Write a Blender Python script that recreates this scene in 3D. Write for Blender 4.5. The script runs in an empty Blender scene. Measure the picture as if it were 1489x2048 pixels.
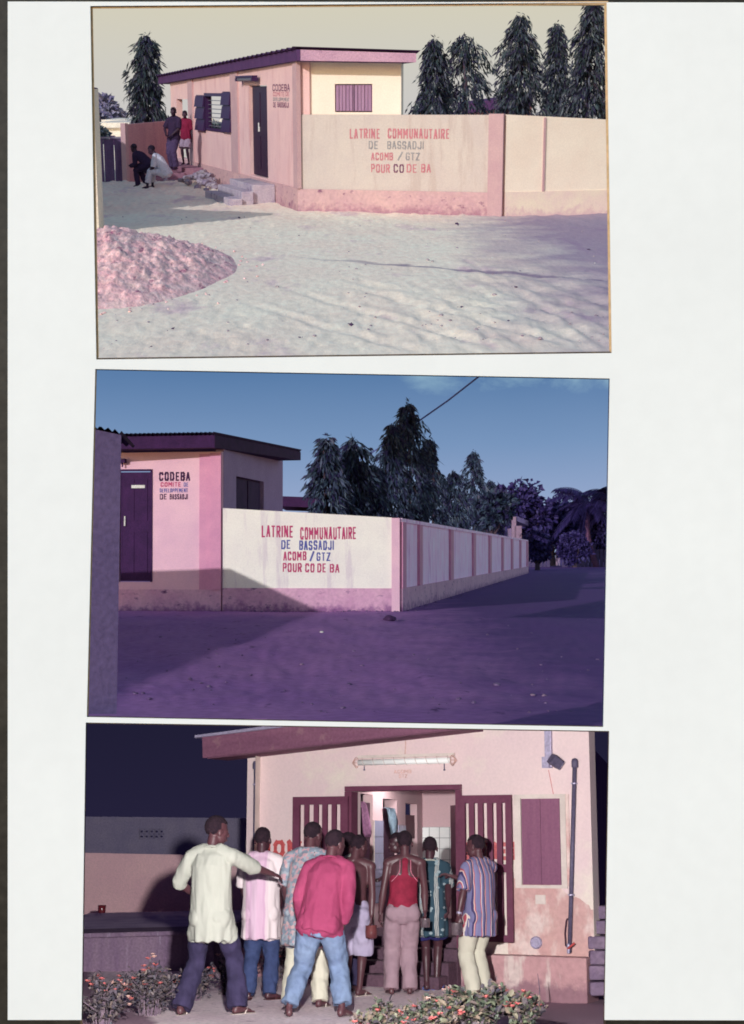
import bpy, bmesh, math, random
from mathutils import Vector, Matrix, noise, Quaternion
from mathutils.geometry import tessellate_polygon
from mathutils.bvhtree import BVHTree
R_ = math.radians
V = Vector
random.seed(7)

# ------------------------------------------------------------------ camera, light, exposure
scn = bpy.context.scene
F = 3200.0                       # focal length in pixels of the 1489 x 2048 photograph
CAM = V((0, 0, 4.0))
cd = bpy.data.cameras.new('camera'); cam = bpy.data.objects.new('camera', cd)
scn.collection.objects.link(cam); scn.camera = cam
cam.location = CAM; cam.rotation_euler = (R_(90), 0, 0)
cd.sensor_fit = 'VERTICAL'; cd.sensor_height = 36.0; cd.lens = F / 2048 * 36.0
cd.clip_start = 0.1; cd.clip_end = 1200
SUN_AZ, SUN_EL = R_(30), R_(13.0)
w = bpy.data.worlds.new('World'); scn.world = w; w.use_nodes = True
nt = w.node_tree; bg = nt.nodes['Background']
sky = nt.nodes.new('ShaderNodeTexSky'); sky.sky_type = 'NISHITA'; sky.sun_disc = False
sky.sun_elevation = SUN_EL; sky.sun_rotation = math.pi + SUN_AZ
nt.links.new(sky.outputs[0], bg.inputs[0]); bg.inputs[1].default_value = 0.15
sky.dust_density = .3; sky.ozone_density = 1.6
sl = bpy.data.lights.new('sun', 'SUN'); sl.energy = 2.0; sl.angle = R_(0.6); sl.color = (1, .995, .985)
so = bpy.data.objects.new('sun', sl); scn.collection.objects.link(so)
sd = V((-math.sin(SUN_AZ) * math.cos(SUN_EL), -math.cos(SUN_AZ) * math.cos(SUN_EL), math.sin(SUN_EL)))
so.rotation_euler = sd.to_track_quat('Z', 'Y').to_euler(); so.location = sd * 60
vs = scn.view_settings; vs.view_transform = 'Standard'; vs.look = 'None'; vs.gamma = 1
vs.exposure = 0.15; vs.use_curve_mapping = False
scn.cycles.filter_width = 1.8; scn.cycles.max_bounces = 6; scn.cycles.use_denoising = True

# ------------------------------------------------------------------ helpers
LOC = {}
def link(o): scn.collection.objects.link(o); return o

class Dio:
    """one photographed place: level ground, x right, y away, z up; the viewer's foot is its origin"""
    def __init__(s, vh, h):
        s.h = h; s.vh = vh; t = math.atan((1024 - vh) / F); s.R = Matrix.Rotation(t, 4, 'X')
        s.M = Matrix.Translation(CAM) @ s.R @ Matrix.Translation((0, 0, -h)); s.Ri = s.R.to_3x3().inverted()
    def ray(s, u, v): return s.Ri @ V(((u - 744.5) / F, 1, (1024 - v) / F))
    def G(s, u, v, z=0):
        d = s.ray(u, v); k = (z - s.h) / d.z; return V((0, 0, s.h)) + d * k
    def P(s, u, v, y):
        d = s.ray(u, v); return V((0, 0, s.h)) + d * (y / d.y)
    def C(s, u, v, yc): return V((0, 0, s.h)) + s.ray(u, v) * yc
    def X(s, u, y):
        d = s.ray(u, s.vh); return d.x / d.y * y

class WF:
    """vertical wall frame from A to B; s along, z up, d outwards (to the viewer)"""
    def __init__(s, D, A, B):
        s.D = D; s.A = V((A.x, A.y, 0)); b = V((B.x, B.y, 0)); s.L = (b - s.A).length
        s.t = (b - s.A).normalized(); n = V((s.t.y, -s.t.x, 0))
        s.flip = n.dot(-s.A) < 0
        s.n = -n if s.flip else n
    def pt(s, a, z, d=0): return s.A + s.t * a + s.n * d + V((0, 0, z))
    def sz(s, u, v, d=0):
        r = s.D.ray(u, v); o = V((0, 0, s.D.h)); a0 = s.A + s.n * d
        k = (a0 - o).dot(s.n) / r.dot(s.n); p = o + r * k
        return ((p - s.A).dot(s.t), p.z)
    def rect(s, u0, v0, u1, v1, d=0):
        a0, z1 = s.sz(u0, v0, d); a1, z0 = s.sz(u1, v1, d)
        lo, hi = min(a0, a1), max(a0, a1)
        return (lo, min(z0, z1), hi, max(z0, z1))

class MB:
    def __init__(s): s.v = []; s.f = []
    def face(s, pts):
        i = len(s.v); s.v += [V(p) for p in pts]; s.f.append(tuple(range(i, i + len(pts)))); return s
    def hexa(s, b, t):
        i = len(s.v); s.v += [V(p) for p in b] + [V(p) for p in t]
        s.f += [(i+3, i+2, i+1, i), (i+4, i+5, i+6, i+7)] + [(i+k, i+(k+1) % 4, i+4+(k+1) % 4, i+4+k) for k in range(4)]
        return s
    def box(s, lo, hi, M=None):
        x0, y0, z0 = lo; x1, y1, z1 = hi
        p = [V(q) for q in ((x0,y0,z0),(x1,y0,z0),(x1,y1,z0),(x0,y1,z0),(x0,y0,z1),(x1,y0,z1),(x1,y1,z1),(x0,y1,z1))]
        if M is not None: p = [M @ q for q in p]
        return s.hexa(p[:4], p[4:])
    def wbox(s, wf, a0, z0, a1, z1, d0, d1):
        b = [wf.pt(a0, z0, d0), wf.pt(a1, z0, d0), wf.pt(a1, z0, d1), wf.pt(a0, z0, d1)]
        t = [wf.pt(a0, z1, d0), wf.pt(a1, z1, d0), wf.pt(a1, z1, d1), wf.pt(a0, z1, d1)]
        return s.hexa(b, t)
    def panel(s, wf, outer, holes, d0, d1):
        loops = [outer] + list(holes)
        flat = [p for l in loops for p in l]
        tris = tessellate_polygon([[V((p[0], p[1], 0)) for p in l] for l in loops])
        for d in (d0, d1):
            i = len(s.v); s.v += [wf.pt(p[0], p[1], d) for p in flat]; s.f += [tuple(i + k for k in t) for t in tris]
        for l in loops:
            for k in range(len(l)):
                a, b = l[k], l[(k + 1) % len(l)]
                s.face([wf.pt(*a, d0), wf.pt(*b, d0), wf.pt(*b, d1), wf.pt(*a, d1)])
        return s
    def tube(s, pts, r, n=8):
        pts = [V(p) for p in pts]; rr = r if isinstance(r, (list, tuple)) else [r] * len(pts)
        up = V((0, 0, 1)); i0 = len(s.v); prevx = None
        for k, p in enumerate(pts):
            t = (pts[min(k+1, len(pts)-1)] - pts[max(k-1, 0)]).normalized()
            x = prevx if prevx is not None else (V((1, 0, 0)) if abs(t.z) > .9 else up.cross(t))
            x = (x - t * x.dot(t)).normalized(); y = t.cross(x); prevx = x
            for j in range(n):
                a = 2 * math.pi * j / n; s.v.append(p + (x * math.cos(a) + y * math.sin(a)) * rr[k])
        for k in range(len(pts) - 1):
            for j in range(n):
                a = i0 + k * n + j; b = i0 + k * n + (j + 1) % n
                s.f.append((a, b, b + n, a + n))
        s.f.append(tuple(i0 + j for j in reversed(range(n)))); e = i0 + (len(pts) - 1) * n
        s.f.append(tuple(e + j for j in range(n))); return s
    def lathe(s, prof, n=16, o=V((0, 0, 0)), M=None):
        i0 = len(s.v)
        for r, z in prof:
            for j in range(n):
                a = 2 * math.pi * j / n; p = V((r * math.cos(a), r * math.sin(a), z))
                s.v.append((M @ p if M is not None else p) + V(o))
        for k in range(len(prof) - 1):
            for j in range(n):
                a = i0 + k * n + j; b = i0 + k * n + (j + 1) % n; s.f.append((a, b, b + n, a + n))
        s.f.append(tuple(i0 + j for j in reversed(range(n)))); e = i0 + (len(prof) - 1) * n
        s.f.append(tuple(e + j for j in range(n))); return s
    def blob(s, c, r, seed=0, amp=.25, sub=2):
        bm = bmesh.new(); bmesh.ops.create_icosphere(bm, subdivisions=sub, radius=1)
        i = len(s.v); rr = V(r) if not isinstance(r, (int, float)) else V((r, r, r))
        for v in bm.verts:
            k = 1 + amp * noise.noise(v.co * 1.3 + V((seed * 3.7, seed * 1.3, 0)))
            s.v.append(V(c) + V((v.co.x * rr.x, v.co.y * rr.y, v.co.z * rr.z)) * k)
        s.f += [tuple(i + v.index for v in f.verts) for f in bm.faces]; bm.free(); return s
    def mesh(s, name, off=V((0, 0, 0)), smooth=False):
        me = bpy.data.meshes.new(name); me.from_pydata([v - off for v in s.v], [], s.f)
        bm = bmesh.new(); bm.from_mesh(me); bmesh.ops.recalc_face_normals(bm, faces=bm.faces); bm.to_mesh(me); bm.free()
        if smooth: me.polygons.foreach_set('use_smooth', [True] * len(me.polygons))
        return me
    def build(s, name, mat, parent, smooth=False, bevel=0, kind=None, label=None):
        off = LOC[parent.name]
        o = link(bpy.data.objects.new(name, s.mesh(name, off, smooth))); o.data.materials.append(mat)
        o.parent = parent; LOC[o.name] = off
        if bevel: bv(o, bevel)
        if kind: o['kind'] = kind
        if label: o['label'] = label
        return o

def bv(o, wdt):
    m = o.modifiers.new('bevel', 'BEVEL'); m.width = wdt; m.segments = 2; m.limit_method = 'ANGLE'; m.angle_limit = R_(40)

def tag(o, label=None, cat=None, group=None, kind=None):
    if label: o['label'] = label
    if cat: o['category'] = cat
    if group: o['group'] = group
    if kind: o['kind'] = kind
    return o

def thing(D, name, label, cat, loc=(0, 0, 0), group=None):
    o = link(bpy.data.objects.new(name, None)); o.empty_display_size = .1
    o.matrix_world = D.M @ Matrix.Translation(V(loc)); LOC[o.name] = V(loc)
    return tag(o, label, cat, group)

def solo(D, name, mb, mat, loc=(0, 0, 0), label=None, cat=None, group=None, kind=None, smooth=False, bevel=0):
    o = link(bpy.data.objects.new(name, mb.mesh(name, V(loc), smooth))); o.data.materials.append(mat)
    o.matrix_world = D.M @ Matrix.Translation(V(loc)); LOC[o.name] = V(loc)
    if bevel: bv(o, bevel)
    return tag(o, label, cat, group, kind)

# ------------------------------------------------------------------ materials
def lin(c, k=1.0):
    o = []
    for x in c:
        x /= 255.0; o.append(min(1.0, k * (x / 12.92 if x <= .04045 else ((x + .055) / 1.055) ** 2.4)))
    return (*o, 1)

def node(t, kind, **kw):
    n = t.nodes.new(kind)
    for k, v in kw.items(): setattr(n, k, v)
    return n

def mat(name, c1, c2=None, scale=2.0, k=1.0, rough=.85, bump=.25, bscale=35.0, spec=.2, stretch=(1, 1, 1), lo=.35, hi=.65,
        fine=.18, spots=None, spot_scale=6.0, spot_lo=.62, spot_stretch=(1, 1, 1), metal=0.0, bstretch=None, bdist=.02, splash=None):
    m = bpy.data.materials.new(name); m.use_nodes = True; t = m.node_tree; b = t.nodes['Principled BSDF']
    L = t.links.new
    tc = node(t, 'ShaderNodeTexCoord'); mp = node(t, 'ShaderNodeMapping'); mp.inputs['Scale'].default_value = stretch
    L(tc.outputs['Object'], mp.inputs['Vector'])
    n1 = node(t, 'ShaderNodeTexNoise'); n1.inputs['Scale'].default_value = scale; n1.inputs['Detail'].default_value = 6
    n1.inputs['Roughness'].default_value = .6
    L(mp.outputs[0], n1.inputs['Vector'])
    r = node(t, 'ShaderNodeMapRange'); r.inputs[1].default_value = lo; r.inputs[2].default_value = hi
    L(n1.outputs[0], r.inputs[0])
    mx = node(t, 'ShaderNodeMix', data_type='RGBA'); mx.inputs['A'].default_value = lin(c1, k); mx.inputs['B'].default_value = lin(c2 or tuple(x * .9 for x in c1), k)
    L(r.outputs[0], mx.inputs['Factor']); col = mx.outputs['Result']
    if spots:
        m2 = node(t, 'ShaderNodeMapping'); m2.inputs['Scale'].default_value = spot_stretch; L(tc.outputs['Object'], m2.inputs['Vector'])
        n3 = node(t, 'ShaderNodeTexNoise'); n3.inputs['Scale'].default_value = spot_scale; n3.inputs['Detail'].default_value = 5
        n3.inputs['Roughness'].default_value = .65
        L(m2.outputs[0], n3.inputs['Vector'])
        r3 = node(t, 'ShaderNodeMapRange'); r3.inputs[1].default_value = spot_lo; r3.inputs[2].default_value = spot_lo + .1; L(n3.outputs[0], r3.inputs[0])
        m3 = node(t, 'ShaderNodeMix', data_type='RGBA'); L(r3.outputs[0], m3.inputs['Factor']); L(col, m3.inputs['A']); m3.inputs['B'].default_value = lin(spots, k)
        col = m3.outputs['Result']
    if splash:        # mud splashed up from the ground, thinning with height
        sc_, sh_, sa_ = splash; sz = node(t, 'ShaderNodeSeparateXYZ'); L(tc.outputs['Object'], sz.inputs[0])
        n5 = node(t, 'ShaderNodeTexNoise'); n5.inputs['Scale'].default_value = 4.5; n5.inputs['Detail'].default_value = 8; n5.inputs['Roughness'].default_value = .7; L(tc.outputs['Object'], n5.inputs['Vector'])
        zz = node(t, 'ShaderNodeMath', operation='MULTIPLY_ADD'); L(sz.outputs['Z'], zz.inputs[0]); zz.inputs[1].default_value = -.42 / sh_; L(n5.outputs[0], zz.inputs[2])
        r5 = node(t, 'ShaderNodeMapRange'); r5.inputs[1].default_value = .32; r5.inputs[2].default_value = .52; r5.inputs[4].default_value = sa_; L(zz.outputs[0], r5.inputs[0])
        m5 = node(t, 'ShaderNodeMix', data_type='RGBA'); L(r5.outputs[0], m5.inputs['Factor']); L(col, m5.inputs['A']); m5.inputs['B'].default_value = lin(sc_, k); col = m5.outputs['Result']
    n2 = node(t, 'ShaderNodeTexNoise'); n2.inputs['Scale'].default_value = bscale; n2.inputs['Detail'].default_value = 5
    if bstretch:
        m4 = node(t, 'ShaderNodeMapping'); m4.inputs['Scale'].default_value = bstretch; L(tc.outputs['Object'], m4.inputs['Vector']); L(m4.outputs[0], n2.inputs['Vector'])
    else: L(tc.outputs['Object'], n2.inputs['Vector'])
    if fine:
        rf = node(t, 'ShaderNodeMapRange'); rf.inputs[1].default_value = .3; rf.inputs[2].default_value = .7
        rf.inputs[3].default_value = 1 - fine; rf.inputs[4].default_value = 1 + fine; L(n2.outputs[0], rf.inputs[0])
        ml = node(t, 'ShaderNodeMix', data_type='RGBA', blend_type='MULTIPLY'); ml.inputs['Factor'].default_value = 1
        L(col, ml.inputs['A']); L(rf.outputs[0], ml.inputs['B']); col = ml.outputs['Result']
    L(col, b.inputs['Base Color'])
    b.inputs['Roughness'].default_value = rough; b.inputs['Specular IOR Level'].default_value = spec; b.inputs['Metallic'].default_value = metal
    if bump:
        bp = node(t, 'ShaderNodeBump'); bp.inputs['Strength'].default_value = bump; bp.inputs['Distance'].default_value = bdist
        L(n2.outputs[0], bp.inputs['Height']); L(bp.outputs[0], b.inputs['Normal'])
    return m

def leafmat(name, cols, rough=.55, spec=.3, k=1.0, trans=0.0):
    m = bpy.data.materials.new(name); m.use_nodes = True; t = m.node_tree; b = t.nodes['Principled BSDF']; L = t.links.new
    g = node(t, 'ShaderNodeNewGeometry'); cr = node(t, 'ShaderNodeValToRGB'); cr.color_ramp.interpolation = 'LINEAR'
    e = cr.color_ramp.elements
    while len(e) < len(cols): e.new(.5)
    for i, c in enumerate(cols): e[i].position = i / (len(cols) - 1); e[i].color = lin(c, k)
    L(g.outputs['Random Per Island'], cr.inputs[0]); L(cr.outputs[0], b.inputs['Base Color'])
    b.inputs['Roughness'].default_value = rough; b.inputs['Specular IOR Level'].default_value = spec
    if trans: b.inputs['Transmission Weight'].default_value = 0
    return m

def skymat(name, stops, strength=1.0, nz=.06, nscale=3.0, cloud=None):
    """sky backdrop that gives off its own light: colours from horizon (0) to top (1) in the sheet's own height"""
    m = bpy.data.materials.new(name); m.use_nodes = True; t = m.node_tree; t.nodes.clear(); L = t.links.new
    out = node(t, 'ShaderNodeOutputMaterial'); em = node(t, 'ShaderNodeEmission'); em.inputs[1].default_value = strength
    tc = node(t, 'ShaderNodeTexCoord'); sp = node(t, 'ShaderNodeSeparateXYZ'); L(tc.outputs['Generated'], sp.inputs[0])
    n = node(t, 'ShaderNodeTexNoise'); n.inputs['Scale'].default_value = nscale; n.inputs['Detail'].default_value = 5; L(tc.outputs['Generated'], n.inputs['Vector'])
    a = node(t, 'ShaderNodeMath', operation='MULTIPLY_ADD'); L(n.outputs[0], a.inputs[0]); a.inputs[1].default_value = nz; L(sp.outputs['Z'], a.inputs[2])
    cr = node(t, 'ShaderNodeValToRGB'); e = cr.color_ramp.elements
    while len(e) < len(stops): e.new(.5)
    for i, (p, c) in enumerate(stops): e[i].position = p; e[i].color = lin(c)
    L(a.outputs[0], cr.inputs[0]); col = cr.outputs[0]
    if cloud:
        c, zlo, zhi, th, x0, x1 = cloud
        n2 = node(t, 'ShaderNodeTexNoise'); n2.inputs['Scale'].default_value = 5; n2.inputs['Detail'].default_value = 8; n2.inputs['Roughness'].default_value = .65
        L(tc.outputs['Generated'], n2.inputs['Vector'])
        zr = node(t, 'ShaderNodeMapRange'); zr.inputs[1].default_value = zlo; zr.inputs[2].default_value = zhi; L(sp.outputs['Z'], zr.inputs[0])
        xr = node(t, 'ShaderNodeMapRange'); xr.inputs[1].default_value = x0; xr.inputs[2].default_value = x1; L(sp.outputs['X'], xr.inputs[0])
        zx = node(t, 'ShaderNodeMath', operation='MULTIPLY'); L(zr.outputs[0], zx.inputs[0]); L(xr.outputs[0], zx.inputs[1])
        ad = node(t, 'ShaderNodeMath', operation='MULTIPLY'); L(zx.outputs[0], ad.inputs[0]); L(n2.outputs[0], ad.inputs[1])
        tr = node(t, 'ShaderNodeMapRange'); tr.inputs[1].default_value = th; tr.inputs[2].default_value = th + .30; tr.inputs[4].default_value = .7; L(ad.outputs[0], tr.inputs[0])
        mx = node(t, 'ShaderNodeMix', data_type='RGBA'); L(tr.outputs[0], mx.inputs['Factor']); L(col, mx.inputs['A']); mx.inputs['B'].default_value = lin(c); col = mx.outputs['Result']
    L(col, em.inputs[0]); L(em.outputs[0], out.inputs[0]); return m

GLY = {'A': [[(0,0),(.42,1),(.58,1),(1,0)],[(.16,.33),(.84,.33)]], 'B': [[(0,0),(0,1),(.75,1),(1,.85),(1,.65),(.75,.52),(0,.52)],[(.75,.5),(1,.36),(1,.15),(.75,0),(0,0)]],
 'C': [[(1,.78),(.8,1),(.2,1),(0,.8),(0,.2),(.2,0),(.8,0),(1,.22)]], 'D': [[(0,0),(0,1),(.7,1),(1,.78),(1,.22),(.7,0),(0,0)]], 'E': [[(1,1),(0,1),(0,0),(1,0)],[(0,.5),(.8,.5)]],
 'G': [[(1,.8),(.8,1),(.2,1),(0,.8),(0,.2),(.2,0),(.8,0),(1,.2),(1,.45),(.6,.45)]], 'H': [[(0,0),(0,1)],[(1,0),(1,1)],[(0,.5),(1,.5)]], 'I': [[(.5,0),(.5,1)]], 'J': [[(1,1),(1,.2),(.8,0),(.2,0),(0,.2)]],
 'L': [[(0,1),(0,0),(1,0)]], 'M': [[(0,0),(0,1),(.5,.42),(1,1),(1,0)]], 'N': [[(0,0),(0,1),(1,0),(1,1)]], 'O': [[(.2,0),(0,.2),(0,.8),(.2,1),(.8,1),(1,.8),(1,.2),(.8,0),(.2,0)]],
 'P': [[(0,0),(0,1),(.75,1),(1,.85),(1,.62),(.75,.46),(0,.46)]], 'R': [[(0,0),(0,1),(.75,1),(1,.85),(1,.64),(.75,.5),(0,.5)],[(.5,.5),(1,0)]],
 'S': [[(1,.82),(.8,1),(.2,1),(0,.82),(0,.64),(.2,.52),(.8,.48),(1,.36),(1,.18),(.8,0),(.2,0),(0,.18)]], 'T': [[(0,1),(1,1)],[(.5,0),(.5,1)]], 'U': [[(0,1),(0,.2),(.2,0),(.8,0),(1,.2),(1,1)]],
 'V': [[(0,1),(.5,0),(1,1)]], 'Z': [[(0,1),(1,1),(0,0),(1,0)]], '/': [[(0,0),(1,1)]]}
GW_ = {'I': .28, 'M': 1.25, 'N': 1.05, '/': .9, 'T': .95, 'L': .85, 'E': .85, ' ': .55}
def lettering(wf, txt, u0, v0, u1, v1, m, parent, d=0.0, bold=.0, name='lettering'):
    """hand-painted block capitals: each stroke is a thin slab of paint lying on the wall"""
    a0, zt = wf.sz(u0, v0, d); a1, _ = wf.sz(u1, v0, d); _, zb = wf.sz(u0, v1, d); rnd = random.Random(txt + str(u0))
    gap = .32; tot = sum(GW_.get(c, 1.0) for c in txt) + gap * (len(txt) - 1); unit = (a1 - a0) / tot; hgt = zt - zb; mb = MB(); x = a0; n = 0
    sw = hgt * (.135 + bold * 1.5); swx = min(sw, abs(unit) * .34) * (1 if unit > 0 else -1)
    for c in txt:
        w_ = GW_.get(c, 1.0) * unit; jz, jx = rnd.uniform(-.025, .025) * hgt, rnd.uniform(-.03, .03) * unit; sk = rnd.uniform(-.03, .03)
        for pl in GLY.get(c, []):
            for p, q in zip(pl, pl[1:]):
                P, Q = [V((x + jx + swx / 2 + (w_ - swx) * t[0] + sk * w_ * t[1], zb + jz + sw / 2 + (hgt - sw) * t[1])) for t in (p, q)]
                dv = Q - P; L_ = dv.length
                if L_ < 1e-6: continue
                dv /= L_; nv = V((-dv.y, dv.x)); hw = sw / 2 * abs(dv.x) + abs(swx) / 2 * abs(dv.y); hw *= rnd.uniform(.86, 1.1); e = dv * hw * .8; n += 1; dd = d + .004 + .0007 * (n % 7)
                cs = [P - e - nv * hw, Q + e - nv * hw, Q + e + nv * hw, P - e + nv * hw]
                mb.hexa([wf.pt(k.x, k.y, d + .0005) for k in cs], [wf.pt(k.x, k.y, dd) for k in cs])
        x += w_ + gap * unit
    return mb.build(name, m, parent)

# ------------------------------------------------------------------ people
def tubeE(bm, pts, radii, xd=V((1, 0, 0)), n=14, cap=True, flat0=False, flat1=False):
    """closed tube with elliptical rings and rounded ends"""
    pts = [V(p) for p in pts]; rings = []
    ts = [(pts[min(i+1, len(pts)-1)] - pts[max(i-1, 0)]).normalized() for i in range(len(pts))]
    seq = []
    if cap and not flat0: seq += [(pts[0] - ts[0] * radii[0][1] * .6, (radii[0][0] * .6, radii[0][1] * .6), ts[0])]
    seq += [(p, r, t) for p, r, t in zip(pts, radii, ts)]
    if cap and not flat1: seq += [(pts[-1] + ts[-1] * radii[-1][1] * .6, (radii[-1][0] * .6, radii[-1][1] * .6), ts[-1])]
    for p, r, t in seq:
        x = xd - t * xd.dot(t)
        if x.length < .05: x = V((0, 1, 0)) - t * t.y
        x.normalize(); y = t.cross(x)
        rings.append([bm.verts.new(p + x * math.cos(2*math.pi*k/n) * r[0] + y * math.sin(2*math.pi*k/n) * r[1]) for k in range(n)])
    for a, b in zip(rings, rings[1:]):
        for k in range(n): bm.faces.new((a[k], a[(k+1) % n], b[(k+1) % n], b[k]))
    bm.faces.new(rings[0][::-1]); bm.faces.new(rings[-1])

def ell(bm, c, r, M=None):
    a = bmesh.ops.create_icosphere(bm, subdivisions=3, radius=1)['verts']
    for v in a:
        p = V((v.co.x * r[0], v.co.y * r[1], v.co.z * r[2])); v.co = V(c) + (M @ p if M else p)

def fuse(bm, voxel, it, name):
    """voxel union of all the overlapping pieces: one continuous skin"""
    bmesh.ops.recalc_face_normals(bm, faces=bm.faces)
    me = bpy.data.meshes.new(name); bm.to_mesh(me); bm.free()
    o = link(bpy.data.objects.new(name, me))
    r = o.modifiers.new('r', 'REMESH'); r.mode = 'VOXEL'; r.voxel_size = voxel
    s = o.modifiers.new('s', 'SMOOTH'); s.factor = .5; s.iterations = it
    dg = bpy.context.evaluated_depsgraph_get(); m2 = bpy.data.meshes.new_from_object(o.evaluated_get(dg))
    bpy.data.objects.remove(o); bpy.data.meshes.remove(me)
    m2.polygons.foreach_set('use_smooth', [True] * len(m2.polygons)); return m2

def bone2(a, b, l1, l2, pole):
    d = b - a; L = min(d.length, (l1 + l2) * .998); d.normalize()
    x = (l1*l1 - l2*l2 + L*L) / (2 * L); h = math.sqrt(max(0, l1*l1 - x*x))
    p = pole - d * pole.dot(d)
    if p.length < 1e-4: p = V((0, 1, 0)) - d * d.y
    return a + d * x + p.normalized() * h, a + d * L

def folds(me, amp, fx=9, fz=3.5, seed=0, up=0, hem=None):
    n = len(me.vertices); co = [0.0] * (3 * n); no = [0.0] * (3 * n)
    me.vertices.foreach_get('co', co); me.vertices.foreach_get('normal', no)
    for i in range(n):
        x, y, z = co[3*i:3*i+3]; q = V((x * fx + seed * 5.1, y * fx, z * fz))
        k = amp * (noise.noise(q) + .7 * noise.noise(V((q.x * 1.9 + q.z, q.y * 1.9, q.z * 1.6 - q.x * .5 + seed))) + .12 * noise.noise(q * 4.3)) + up
        if hem is not None and z < hem + .30: k += amp * 1.1 * math.sin(math.atan2(y, x) * 9 + seed + 3 * noise.noise(V((x * 4, y * 4, seed)))) * min(1, (hem + .30 - z) / .30)
        for j in range(3): co[3*i+j] += no[3*i+j] * k
    me.vertices.foreach_set('co', co); me.update()

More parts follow.
